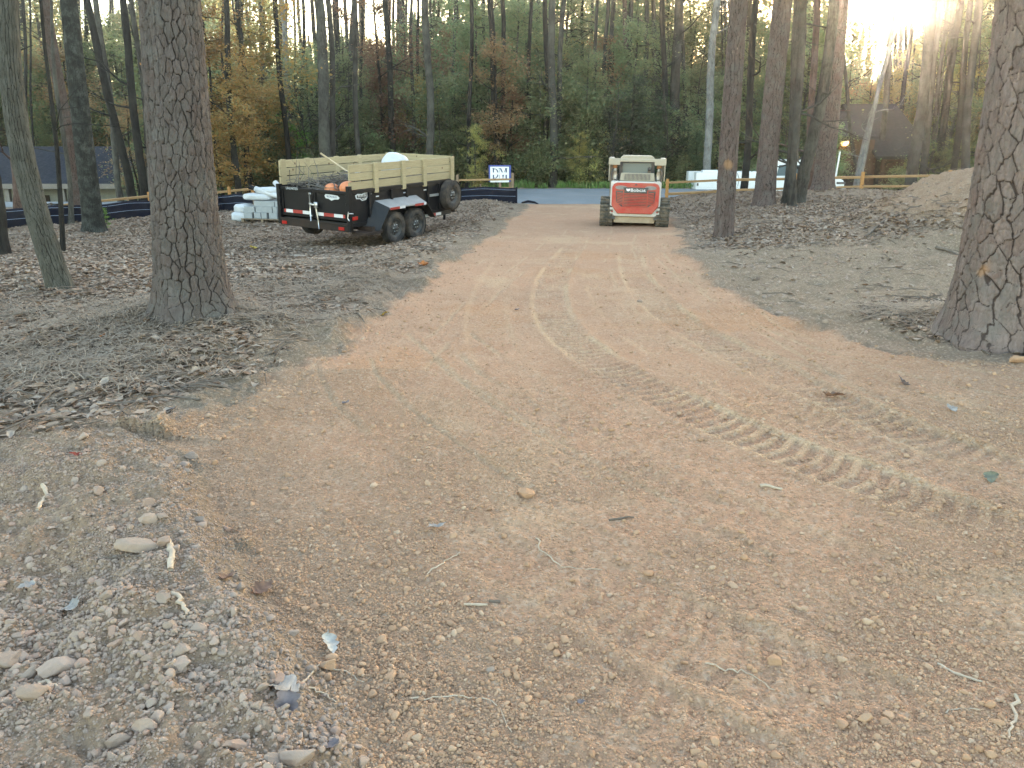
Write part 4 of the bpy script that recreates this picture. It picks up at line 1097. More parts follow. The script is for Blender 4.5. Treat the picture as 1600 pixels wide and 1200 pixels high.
# ---- tall bare trunks of the woods, read off the photograph: foot column, column at the top edge, width, distance
def wood_trunk(b, t, w, Y, mat, label, bend=0, br=3, group='tall trunks in the woods', by=288):
    slim((b, by), (t, 0), w, 180, mat, label, Y=Y, ext=1.3, bend=bend, branches=br, name='tree', group=group, n=12, flare=.15, taper=.72)
TR = [
 (203,133,13,32,'bark_dark','dark leaning trunk left of the thick plated pine, in front of the grey gable'),
 (186,150,10,35,'bark_grey','greyish trunk crossing the dark leaning trunk by the grey gable'),
 (222,190,13,31,'bark_dark','dark double-width trunk touching the left side of the thick plated pine'),
 (232,206,9,36,'bark_wood','thin trunk half hidden behind the left side of the thick plated pine'),
 (371,352,10,33,'bark_dark','dark trunk just right of the thick plated pine, above the silt fence'),
 (384,372,9,37,'bark_dark','dark thin trunk between the thick plated pine and the trailer'),
 (452,428,9,38,'bark_dark','nearly black trunk above the rear left corner of the trailer'),
 (424,404,6,44,'bark_wood','thin stem left of the nearly black trunk above the trailer'),
 (456,440,10,48,'bark_pale','pale faint trunk right of the nearly black trunk'),
 (513,500,19,36,'bark_grey','thick two-tone trunk rising above the middle of the trailer'),
 (519,512,10,37,'bark_wood','brown trunk pressed against the thick two-tone trunk'),
 (536,524,9,46,'bark_dark','dark trunk right of the thick two-tone pair'),
 (562,552,9,38,'bark_wood','slim trunk behind the white sack in the trailer'),
 (547,538,7,50,'bark_wood','faint trunk between the two-tone pair and the slim one'),
 (619,602,10,40,'bark_dark','dark trunk above the front boards of the trailer'),
 (650,643,6,43,'bark_wood','thin trunk left of the lichen-grey one above the trailer front'),
 (672,665,13,38,'bark_grey','lichen-grey trunk above the front right corner of the trailer'),
 (664,652,5,47,'bark_dark','pencil-thin trunk between the two grey trunks at the trailer front'),
 (729,736,7,39,'bark_dark','thin trunk right of the trailer, beside the orange shrub'),
 (712,710,6,46,'bark_wood','faint thin trunk just right of the trailer corner'),
 (780,765,11,40,'bark_dark','dark forked trunk above the white sign, left stem'),
 (784,784,8,41,'bark_dark','right stem of the dark fork above the white sign'),
 (823,829,7,42,'bark_dark','straight thin trunk right of the white sign'),
 (852,853,9,40,'bark_dark','dark trunk left of the vine-hung grey trunk'),
 (866,863,13,39,'bark_grey','vine-hung grey trunk halfway between sign and loader'),
 (872,882,9,40,'bark_grey','second stem leaning out of the vine-hung grey trunk'),
 (925,935,6,45,'bark_wood','thin trunk left of the loader'),
 (952,957,8,47,'bark_wood','faint brown trunk above the left arm of the loader'),
 (980,977,8,49,'bark_red','reddish trunk in the glowing gap above the loader'),
 (988,986,5,52,'bark_red','thin reddish stem in the glowing gap above the loader'),
 (1008,1010,8,46,'bark_wood','trunk above the right arm of the loader'),
 (1034,1036,10,42,'bark_dark','dark trunk right of the loader, behind the rail fence post'),
 (1056,1061,17,44,'bark_wood','broad hazy trunk between the loader and the pale straight trunk'),
 (1103,1120,13,38,'bark_pale','pale blue-grey straight trunk left of the orange-scarred pine'),
 (1334,1404,6,34,'bark_pale','left of two pale leaning stems beside the lit cabin lamp'),
 (1339,1412,7,33,'bark_pale','right of two pale leaning stems beside the lit cabin lamp'),
 (1352,1306,6,40,'bark_wood','thin trunk before the cabin wall, right of the pale stems'),
 (1372,1398,10,42,'bark_wood','brown trunk before the middle of the cabin'),
 (1384,1396,5,45,'bark_wood','thin trunk before the cabin roof'),
 (1424,1462,18,35,'bark_wood','thick leaning trunk right of the cabin, behind the rail fence'),
 (1442,1472,11,38,'bark_wood','leaning trunk right behind the thick leaning one'),
 (1460,1500,12,40,'bark_dark','dark leaning trunk left of the soil bank crest'),
 (1452,1480,7,44,'bark_wood','thin leaning trunk between the thick leaning ones'),
 (1474,1490,8,46,'bark_grey','grey thin trunk above the soil bank crest'),
 (1490,1516,10,38,'bark_dark','dark trunk left of the last rail fence post'),
 (1508,1528,13,36,'bark_wood','broad trunk just left of the very thick right-edge pine'),
 (1400,1430,7,48,'bark_wood','faint trunk above the cabin roof ridge'),
 (1310,1304,8,46,'bark_wood','faint trunk left of the cabin lamp'),
]
for b, t_, w, Y, mt, lb in TR: wood_trunk(b, t_, w, Y, mt, lb, bend=random.uniform(-.12, .12))

# ---- unnamed trunks deeper in the woods
REG = [(-40,240,'left of the thick plated pine'), (330,460,'between the thick plated pine and the trailer'), (460,720,'behind the trailer'), (720,940,'between the trailer and the loader'),
       (940,1120,'behind and beside the loader'), (1120,1300,'behind the right-hand pines'), (1300,1600,'around the dark cabin')]
for a, b, where in REG:
    for i in range(max(5, int((b-a)/10))):
        px = random.uniform(a, b); Y = random.uniform(46, 74)
        if 1310 < px < 1400: px += 95
        ln = random.uniform(-12, 16)*(1+.8*(px-800)/800)
        wood_trunk(px, px+ln, random.uniform(3, 8), Y, random.choice(['bark_wood', 'bark_dark', 'bark_dark', 'bark_wood']), 'slender hazy trunk deep in the woods '+where, random.uniform(-.2, .2), 4, 'far trunks '+where, 284)

# ---- leafy trees of the woods
def where(px):
    for a, b, w in REG:
        if a <= px < b: return w
    return 'behind the thick plated pine' if px < 800 else 'beyond the right picture edge'
NM = {'olive': 'olive green leafy tree', 'far': 'dull green tall tree far back', 'orange': 'orange and yellow autumn tree with layered sprays', 'rust': 'rust-brown leaved tree', 'yellow': 'yellowish autumn tree',
      'sapling': 'small leafy sapling with fine grey stem', 'shrub': 'low olive shrub', 'shruby': 'low yellowish shrub', 'dark': 'dark evergreen', 'bare': 'leafless grey sapling with tangled twigs', 'lime': 'bright lime green sapling'}
def leafy(key, px, Y, sc=1.0, label=None, szz=1.0):
    return put(key, px, Y, sc, label or NM[key]+' '+where(px), NM[key]+'s '+where(px), 'shrub' if 'shrub' in key else 'sapling' if key == 'bare' else 'tree', szz=szz)
# colour masses that can be read in the photograph
for px, Y, sc, lb in [(345,36,.9,'orange and yellow tree showing just right of the thick plated pine'), (395,38,1.0,'tallest orange-yellow tree left of the trailer'), (370,33,.62,'small golden tree above the silt fence left of the block pallet'), (425,40,.7,'amber tree above the rear left corner of the trailer')]:
    leafy('orange', px, Y, sc, lb)
for px, Y, sc, lb in [(775,39,.72,'rusty orange tree above the white sign'), (800,40,.5,'small orange-brown tree right of the white sign'), (600,42,.95,'brown-leaved tree above the front of the trailer'), (130,55,1.2,'rust-leaved tree behind the dark furrowed oak'), (213,36,.5,'small orange tree beside the grey gable'), (1010,52,.8,'brown tree in the glowing gap above the loader')]:
    leafy('rust', px, Y, sc, lb)
for px, Y, sc, lb in [(990,56,.9,'sunlit golden tree in the gap above the loader'), (742,37,.35,'low golden bush-like tree left of the white sign'), (905,38.6,.3,'little yellow bush at the road edge left of the loader'), (1400,50,1.0,'yellow-green tree above the cabin roof'), (1352,51,.8,'pale yellow tree under the sun beside the cabin lamp'), (1480,44,.8,'pale yellow-green tree above the soil bank')]:
    leafy('yellow', px, Y, sc, lb)
for px, Y, sc, lb in [(470,40,.75,'bright green leafy sapling above the trailer tailgate'), (484,39,.42,'small bright green sprout tree left of the two-tone trunks'), (530,46,1.3,'tall light green tree right of the two-tone trunks'), (452,47,1.4,'light green tree left of the two-tone trunks'), (158,22.5,.13,'bright green sprouts at the foot of the dark furrowed oak')]:
    leafy('lime', px, Y, sc, lb)
for px, Y, sc, lb in [(985,40,.95,'large dark evergreen right behind the loader'), (1025,41,.8,'dark evergreen behind the right side of the loader'), (948,41,.7,'dark evergreen behind the left side of the loader'), (1068,42,.6,'dark evergreen left of the pale straight trunk'), (560,43,.7,'dark holly-like evergreen behind the trailer boards'), (1085,40,.5,'low dark evergreen behind the white truck bed'), (895,42,.5,'low dark evergreen left of the loader')]:
    leafy('dark', px, Y, sc, lb)
leafy('shrub', 1405, 37, .8, 'green bush in front of the cabin porch')
leafy('shruby', 748, 36.5, .7, 'golden bush beside the white sign')
leafy('shruby', 905, 38.4, .75, 'yellow-green bush at the far road edge left of the loader')

TALL = {'olive': 13, 'far': 15, 'sapling': 5, 'bare': 9}
def sun_gap(px, Y):   # the low sun shows through one opening in the canopy
    return 1308 < px < 1402
for Y0, Y1, key, step, sc in [(39.5,45,'sapling',30,(.55,1.15)), (41,48,'olive',52,(.45,.9)), (47,58,'olive',40,(.65,1.1)), (56,66,'far',44,(.8,1.15)), (64,76,'far',42,(.9,1.25)), (46,60,'rust',170,(.6,1.0)), (44,58,'yellow',190,(.6,1.0)), (44,56,'orange',170,(.4,.75)), (39,47,'bare',27,(.5,1.2)), (48,58,'bare',40,(.9,1.4))]:
    px = -90+random.uniform(0, step)
    while px < 1690:
        Y = random.uniform(Y0, Y1); s = random.uniform(*sc)
        if sun_gap(px, Y): s = min(s, (.098*Y+2.4)/TALL.get(key, 9))
        if 430 < px < 700 and key in ('olive', 'far'): s *= .8
        if px < 240: Y = max(Y, 55)+random.uniform(0, 4)
        if 1298 < px < 1442 and Y < 50: px += step*.5; continue
        leafy(key, px, Y, s)
        px += step*random.uniform(.6, 1.4)
for i in range(64):
    px = random.uniform(240, 1640) if i > 8 else random.uniform(-30, 240); Y = random.uniform(38.8, 43) if i > 8 else random.uniform(56, 60)
    if 1300 < px < 1440: Y = 39.5; continue
    if 690 < px < 830 and Y < 38: continue
    leafy(random.choice(['shrub', 'shrub', 'shruby', 'shrub']), px, Y, random.uniform(.5, 1.25), szz=random.uniform(.8, 1.4))
for k, v in PROTO.items():
    for p in v:
        if p.name not in _used:
            for ch in list(p.children): bpy.data.objects.remove(ch)
            bpy.data.objects.remove(p)

# ---- the closing mass of the wood far behind
def far_woods():
    n = 190000; g = rng
    Y = g.uniform(80, 112, n); x = g.uniform(-1.02, 1.02, n)*.72*Y
    top = 8.6+3.6*fbm(x*.09, Y*.03, 401, 4)+1.4*fbm(x*.5, Y*.2, 402, 3)
    z = H(x, Y)+(top+3.0)*g.uniform(0, 1, n)**1.15
    k = fbm(x*.28+3, z*.33+Y*.05, 403, 4)+.12 > -.30+.38*ss(6, 11.5, z)
    k &= ~((np.abs((x/Y-.4219)) < .040) & (z > .092*Y+1.2))
    x, Y, z = x[k], Y[k], z[k]; n = len(x)
    tv = np.array([(0, -.5, 0), (.34, .02, .08), (0, .55, .02), (-.34, .02, .08)], float); tf = np.array([(0, 1, 2), (0, 2, 3)])
    s = g.uniform(.25, .55, n)
    v, f = scatter(tv, tf, np.stack([x, Y, z], -1), rots(n, .9), np.repeat(s[:, None], 3, 1))
    r = np.repeat(np.clip(.5+.7*fbm(x*.12, z*.15, 404, 3)+g.normal(0, .12, n), 0, 1), 4)
    tag(mk('far_woods', v, f, M['fol_far'], None, False, {'rnd': ('FLOAT', 'POINT', r)}), 'far mass of autumn woodland closing the view behind all the trunks', 'woods', kind='stuff')
    mb = MB()
    for i in range(150):
        yy = random.uniform(80, 112); xx = random.uniform(-.74, .74)*yy; zz = float(H(xx, yy)); r = random.uniform(.12, .3); l = random.gauss(0, .6)
        mb.tube([(xx, yy, zz-.2), (xx+l*.4, yy, zz+7), (xx+l, yy, zz+17)], [r, r*.8, r*.5], 6, cap=False)
    tag(mb.build('far_trunks', M['bark_wood'], None, True), 'far thin trunks inside the woodland mass at the back', 'woods', kind='stuff')
far_woods()
# grass strip along the far road edge
def grass():
    n = 16000; px = rng.uniform(-100, 1700, n)
    Y = 37.6+rng.uniform(0, 1, n)**1.5*2.6; x = (px-800)/F*Y/1.03
    Y = Y+.0012*(x-4)**2
    k = (fbm(x*.5, Y*.5, 500, 3) > -.25); x, Y = x[k], Y[k]; n = len(x)
    tv = np.array([(-.06, 0, 0), (.06, 0, 0), (.03, .12, .8), (0, .3, 1.2)], float); tf = np.array([(0, 1, 2, 3)])
    h = rng.uniform(.10, .34, n)
    v, f = scatter(tv, tf, np.stack([x, Y, H(x, Y)], -1), rots(n, .25), np.stack([h*1.4, h, h], -1))
    tag(mk('grass', v, f, M['grass_blade'], None, False, {'rnd': ('FLOAT', 'POINT', np.repeat(rng.uniform(0, 1, n), 4))}), 'strip of green grass along the far edge of the road', 'grass', kind='stuff')
grass()
# ------------------------------------------------------------------ dump trailer (local: x right, y forward, z up; origin on the ground under the tail)
def plate(mb, q, dy):
    return mb.add(q+[(p[0], p[1]+dy, p[2]) for p in q], [(0,1,2,3),(7,6,5,4)]+[(i, i+4, (i+1) % 4+4, (i+1) % 4) for i in range(4)])
def dump_trailer():
    a = R(28.7); O = (-4.53, 18.0); zg = -.70
    T = empty('dump_trailer', (*O, zg), -a); T.rotation_euler = (Matrix.Rotation(R(1.3), 3, 'Y')@Matrix.Rotation(R(2.4), 3, 'X')@Matrix.Rotation(-a, 3, 'Z')).to_euler()
    tag(T, 'black dump trailer with tall treated-board sides parked left of the driveway', 'trailer')
    hw, L, zf, zt, zw = 1.05, 4.2, .56, 1.30, 1.85
    B = M['black_paint']; D = M['dark_paint']
    for s in (1, -1):
        mb = MB(); x = s*hw
        mb.box(min(x, x-s*.04), max(x, x-s*.04), .06, L, zf, zt-.07)
        mb.box(min(x+s*.035, x-s*.06), max(x+s*.035, x-s*.06), .06, L, zt-.07, zt)      # top rail
        mb.box(min(x+s*.03, x-s*.05), max(x+s*.03, x-s*.05), .06, L, zf-.06, zf+.03)     # bottom rail
        for y in (.62, 1.45, 2.05, 2.95, 3.45, 4.05):
            mb.box(min(x, x+s*.055), max(x, x+s*.055), y, y+.07, zf+.03, zt-.07)
        side = mb.build('side_panel', B, T, bevel=.006)
        if s > 0:
            bd = MB().prism([(.19,1.19),(.28,1.22),(.42,1.205),(.55,1.235),(.72,1.23),(.76,1.19),(.74,1.14),(.62,1.12),(.56,1.065),(.42,1.055),(.35,1.10),(.22,1.11)], 'x', 1.052, 1.056).build('emblem', M['badge_silver'], side)
            bd2 = MB().prism([(.245,1.185),(.42,1.18),(.55,1.205),(.70,1.20),(.71,1.15),(.58,1.135),(.53,1.085),(.43,1.08),(.37,1.12),(.25,1.13)], 'x', 1.056, 1.059).build('emblem_field', D, bd)
            lettering('lettering', 'IRON BULL', .075, M['sign_white'], bd, (1.061, .475, 1.165), (R(90), 0, R(90)), .001, 1.05)
            lettering('lettering', 'TRAILERS', .035, M['sign_white'], bd, (1.061, .485, 1.105), (R(90), 0, R(90)), .001, 1.05)
            MB().box(1.052, 1.060, .80, .93, .78, .83).build('marker_label', M['white_tape'], side)
            MB().box(1.075, 1.095, 3.05, 3.55, .93, .99).build('side_bracket', M['galvanised_and_sky_sheen'], side)
            for y in (.92, 1.98, 2.83): MB().box(1.05, 1.068, y, y+.10, zt-.20, zt-.175).build('stake_clip', M['badge_silver'], side)
    MB().box(-hw+.04, hw-.04, L-.06, L, zf, zt+.08).build('front_panel', B, T, bevel=.006)
    MB().box(-hw+.04, hw-.04, .06, L-.06, zf-.02, zf+.02).build('bed_floor', D, T)
    # tailgate: two barn doors, hinge posts, lock bar
    for s in (-1, 1):
        mb = MB(); x0, x1 = (-.97, -.015) if s < 0 else (.015, .97)
        mb.box(x0, x1, .02, .05, .66, 1.27); mb.box(x0, x1, -.015, .065, 1.215, 1.275); mb.box(x0, x1, -.012, .06, .63, .69)
        mb.box(x0, x0+.05, -.010, .06, .69, 1.215); mb.box(x1-.05, x1, -.010, .06, .69, 1.215)
        d = mb.build('tailgate_door', B, T, bevel=.005)
        tp = MB(); seg = [(M['red_tape'], .06), (M['white_tape'], .21), (M['red_tape'], .30), (M['white_tape'], .22)] if s < 0 else [(M['white_tape'], .22), (M['red_tape'], .30), (M['white_tape'], .26), (M['red_tape'], .06)]
        x = -.90 if s < 0 else .08
        for i, (m_, w) in enumerate(seg):
            tp.cur = 0 if m_ is M['red_tape'] else 1; tp.box(x, x+w, -.020, -.013, .70, .775); x += w
        tp.build('reflective_tape', None, d, mats=[M['red_tape'], M['white_tape']])
        if s < 0:
            lettering('lettering', 'UNLIMITED', .075, M['badge_silver'], d, (-.62, -.018, 1.245), (R(90), 0, 0), .001, .95)
        else:
            e = MB().prism([(.32,1.15),(.36,1.19),(.56,1.185),(.70,1.175),(.76,1.13),(.72,1.095),(.60,1.085),(.52,1.055),(.44,1.09),(.35,1.10)], 'y', .014, .018).build('emblem', M['badge_silver'], d)
            lettering('lettering', 'IRON BULL', .062, M['sign_ink'], e, (.54, .012, 1.14), (R(90), 0, 0), .001, 1)
        for z in (.78, 1.0, 1.17): MB().lathe([(0, -.03), (.022, -.03), (.022, .03), (0, .03)], (s*.985, -.035, z), 'z', 10).build('hinge', B, d)
    bar = MB(); bar.tube([(-.07,-.045,.56),(-.07,-.045,1.20)], .016, 8)
    for z in (.68, .95, 1.17): bar.box(-.10, -.04, -.05, -.012, z-.02, z+.02)
    bar.box(-.07, .14, -.06, -.045, .915, .955); bar.tube([(.10,-.05,.99),(.12,-.06,.84),(.16,-.06,.58),(.17,-.06,.40)], [.022, .018, .012, .008], 8); bar.box(.07, .15, -.07, -.02, .87, 1.0)
    bar.build('lock_bar', M['chrome'], T, True)
    for s in (-1, 1):
        MB().box(min(s*.99, s*1.08), max(s*.99, s*1.08), -.05, .06, .42, 1.40 if s > 0 else 1.33).build('corner_post', B, T, bevel=.006)
    c = MB(); c.tube([(1.06,-.07,.86),(1.07,-.09,.80),(1.05,-.09,.72),(1.09,-.08,.66)], .012, 6); c.tube([(1.07,-.07,.82),(1.16,-.02,.82)], .012, 6); c.build('tailgate_chain', M['chrome'], T, True)
    bp = MB(); bp.box(-1.02, 1.08, -.04, .06, .40, .545); bp.box(-1.0, 1.0, -.055, -.04, .54, .58); bu = bp.build('bumper', M['frame_paint'], T, bevel=.006)
    for x0, x1 in ((-.97, -.82), (.74, .90)): MB().box(x0, x1, -.056, -.042, .43, .50).build('tail_light', M['red_lens'], T, bevel=.004)
    MB().box(1.085, 1.10, .02, .20, .66, .74).build('side_light', M['red_lens'], T, bevel=.004)
    fr = MB()
    for x in (-.5, .5): fr.box(x-.05, x+.05, .1, 4.4, .38, .53)
    for y in (.3, 1.2, 2.6, 3.6, 4.3): fr.box(-1.0, 1.0, y, y+.07, .42, .50)
    fr.tube([(-.5,4.3,.46),(0,5.6,.46)], .06, 6); fr.tube([(.5,4.3,.46),(0,5.6,.46)], .06, 6); fr.box(.95, 1.36, .36, .46, .40, .50)
    fr.build('chassis', M['frame_paint'], T)
    MB().tube([(0,5.35,1.0),(0,5.35,.02)], [.05,.035], 8).build('jack', B, T)
    st = MB().box(.98, 1.40, .10, .70, .34, .40).build('side_step', M['frame_paint'], T, bevel=.006)
    w2 = MB(); w2.box(1.05, 1.11, 2.75, 4.0, .42, .52); sk = w2.build('side_rail', D, T)
    tp = MB(); 
    for i, (m_, y0, y1) in enumerate(((1, 2.80, 2.98), (0, 2.98, 3.28), (1, 3.28, 3.52))): tp.cur = m_; tp.box(1.111, 1.116, y0, y1, .44, .51)
    tp.build('reflective_tape', None, sk, mats=[M['red_tape'], M['white_tape']])
    # fenders
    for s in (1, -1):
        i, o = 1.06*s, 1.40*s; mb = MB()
        V = [(i,.86,1.02),(i,2.50,1.02),(o,.98,.875),(o,2.46,.875),(i,.42,.40),(o,.60,.40),(i,2.98,.46),(o,2.86,.46)]
        plate(mb, [V[i] for i in (0,4,5,2)], .014); fd = mb.build('fender', D, T)
        plate(MB(), [V[i] for i in (1,3,7,6)], -.014).build('fender_skirt', D, fd)
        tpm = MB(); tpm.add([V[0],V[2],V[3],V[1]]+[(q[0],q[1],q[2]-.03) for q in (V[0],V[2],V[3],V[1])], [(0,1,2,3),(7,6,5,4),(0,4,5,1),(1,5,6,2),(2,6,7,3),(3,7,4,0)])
        tpm.build('fender_top_painted_sheen', M['galvanised_and_sky_sheen'], fd)  # pale grey is the sky's reflection on black gloss paint, put in as colour
        q = MB()
        for m_, y0, y1 in ((0, 1.0, 1.36), (1, 1.36, 1.58), (1, 1.58, 1.72), (0, 1.98, 2.34), (1, 2.34, 2.44)): 
            if s > 0 and y0 == 1.58: continue
            q.cur = m_; q.box(min(o, o+s*.006), max(o, o+s*.006), y0, y1, .82, .875)
        q.build('reflective_tape', None, fd, mats=[M['red_tape'], M['white_tape']])
    # wheels
    def wheel(name, c, s):
        tr = .375; w = .115
        tp = [(.215,-w*.8),(.25,-w),(.31,-w*1.02),(.35,-w*.92),(tr-.012,-w*.75)]
        for k in range(5):
            x = -w*.7+k*w*.35; tp += [(tr,x+.004),(tr,x+w*.35*.72),(tr-.014,x+w*.35*.8),(tr-.014,x+w*.35*.98)]
        tp += [(tr-.012,w*.75),(.35,w*.92),(.31,w*1.02),(.25,w),(.215,w*.8)]
        t = MB().lathe([(r, s*h) for r, h in tp], c, 'x', 40, True).build(name, M['tyre_rubber'], T, True)
        rm = MB(); f = s*w
        rm.lathe([(.218,-.8*f),(.222,.78*f),(.200,.80*f),(.186,.45*f),(.165,.35*f),(.10,.55*f),(.062,.62*f),(.06,.95*f),(.03,1.05*f),(0,1.06*f)], c, 'x', 32)
        ho = rm; rm.cur = 1
        for k in range(8):
            q = 2*math.pi*k/8; ho.lathe([(0,.50*f),(.022,.50*f),(.024,.44*f)], (c[0], c[1]+.137*math.cos(q), c[2]+.137*math.sin(q)), 'x', 8)
        nb = rm; rm.cur = 2
        for k in range(6):
            q = 2*math.pi*k/6; nb.lathe([(.012,.6*f),(.012,.8*f),(0,.82*f)], (c[0], c[1]+.082*math.cos(q), c[2]+.082*math.sin(q)), 'x', 6)
        rm.build('rim', None, t, True, mats=[M['rim_paint'], M['dark_gap'], M['chrome']])
    for s in (1, -1):
        for y in (1.30, 2.14): wheel('wheel', (s*1.23, y, .37), s)
    wheel('spare_wheel', (1.22, 3.80, .93), 1)
    MB().tube([(1.04,3.80,.93),(1.16,3.80,.93)], .07, 10).build('spare_mount', B, T)
    # treated boards and their stakes
    for s in (1, -1):
        x = s*1.0
        for k in range(3):
            z = zt+.012+k*.186
            j = random.uniform(-.006, .006); z += (0, .004, -.002)[k]
            MB().box(min(x, x+s*.038), max(x, x+s*.038), .04+j, L, z, z+.166).build('board', M['treated_board'], T, bevel=.004)
        for y in ((.86, 1.92, 2.80, 4.06) if s > 0 else (.1, .9, 1.95, 2.85, 4.06)):
            ins = s*1.040 if s > 0 else s*.998
            MB().box(min(ins, ins+s*.05), max(ins, ins+s*.05), y, y+.14, zt-.10, zw+(.015 if y < 4 else .03)).build('stake', M['treated_board'], T, bevel=.004)
    for k in range(3):
        z = zt+.03+k*.186
        MB().box(-.99, .99, L-.05, L-.012, z, z+.176).build('board', M['treated_board'], T, bevel=.004)
    for x in (-.25, .30): MB().box(x, x+.10, L-.011, L+.035, zt-.1, zw+.03).build('stake', M['treated_board'], T, bevel=.004)
    bpy.context.view_layer.update()
    W = T.matrix_world
    # load: earth and rubble, brush, a pole, a white sack, two round orange lumps
    n = 40; X, Y = np.meshgrid(np.linspace(-.99, .985, n), np.linspace(.08, 4.12, 2*n))
    Z = 1.14+.22*ss(.5, 2.5, Y)+.16*fbm(X*2, Y*2, 700, 4)-.10*(np.abs(X) > .9)
    idx = np.arange(X.size).reshape(X.shape); f = np.stack([idx[:-1,:-1], idx[:-1,1:], idx[1:,1:], idx[1:,:-1]], -1).reshape(-1, 4)
    o = mk('soil_load', np.stack([X, Y, Z], -1).reshape(-1, 3), f, M['soil_load'], None, True); o.matrix_world = W
    tag(o, 'heap of dark soil and rubble filling the trailer bed', 'soil heap')
    g = random.Random(5); mb = MB()
    for k in range(150):
        c = Vector((g.uniform(-.9, .8), g.uniform(.15, 1.6), 1.26+g.uniform(0, .12)))
        if k > 90: c = Vector((g.gauss(.55, .18), g.gauss(.95, .25), 1.42+g.uniform(0, .16)))
        d = Vector((g.gauss(0, 1), g.gauss(.2, .8), g.gauss(.05, .22))).normalized(); l = g.uniform(.3, 1.1); r = g.uniform(.005, .016)
        p = [c-d*l/2, c+Vector((g.gauss(0, .04), g.gauss(0, .04), g.gauss(.03, .04))), c+d*l/2]
        p = [Vector((max(-.93, min(.9, q.x)), max(.10, min(3.6, q.y)), max(1.22, min(1.72, q.z)))) for q in p]
        mb.tube(p, [r, r*.9, r*.5], 5)
    for k in range(9):
        x = g.uniform(-.8, .1); mb.tube([(x, .15, 1.24), (x+g.gauss(0, .1), .3, 1.5+g.uniform(0, .3)), (x+g.gauss(0, .2), .4, 1.6+g.uniform(0, .5))], [.008, .006, .003], 5)
    o = mb.build('brush_pile', M['brush_twig'], None, True); o.matrix_world = W
    tag(o, 'tangle of grey dead branches heaped behind the trailer tailgate', 'brush pile')
    o = MB().tube([(-.48, .85, 2.00), (-.1, 1.05, 1.72), (.25, 1.25, 1.46)], [.021, .019, .018], 10).build('pole', M['handle_wood'], None, True); o.matrix_world = W
    tag(o, 'pale wooden tool handle sticking up out of the trailer', 'tool handle')
    for (x, y, z, r, lb) in ((.30, .30, 1.27, .17, 'round salmon-orange lump showing above the middle of the tailgate'), (.76, .32, 1.32, .20, 'bright orange round lump behind the right corner post of the trailer')):
        v, fc = ico(4); v = v.copy(); th = np.arctan2(v[:, 1], v[:, 0])
        v *= (r*(1+.035*np.cos(9*th)*(1-np.abs(v[:, 2]))))[:, None]; v[:, 2] *= .78
        o = mk('orange_lump', v, fc, M['orange_skin'], None, True); o.matrix_world = W@Matrix.Translation((x, y, z))
        tag(o, lb, 'round lump')
    v, fc = ico(4); v = v.copy(); v = v*(1+.10*fbm(v[:, 0]*2, v[:, 1]*2+v[:, 2]*1.7, 9, 3))[:, None]*np.array([.36, .40, .36]); v[:, 2] = np.where(v[:, 2] < 0, v[:, 2]*.6, v[:, 2])
    o = mk('sack', v, fc, M['white_bag'], None, True); o.matrix_world = W@Matrix.Translation((.25, 2.75, 1.63))
    tag(o, 'rounded white sack rising above the trailer boards', 'sack')
    o = MB().lathe([(.12,-.06),(.15,-.06),(.15,.06),(.12,.06)], (0,0,0), 'x', 20, True).build('white_ring', M['white_bag'], None, True); o.matrix_world = W@Matrix.Translation((.80, .62, 1.60))@Matrix.Rotation(R(40), 4, 'Z')
    tag(o, 'white ring-shaped object lodged in the branches beside the rear of the boards', 'ring')
dump_trailer()

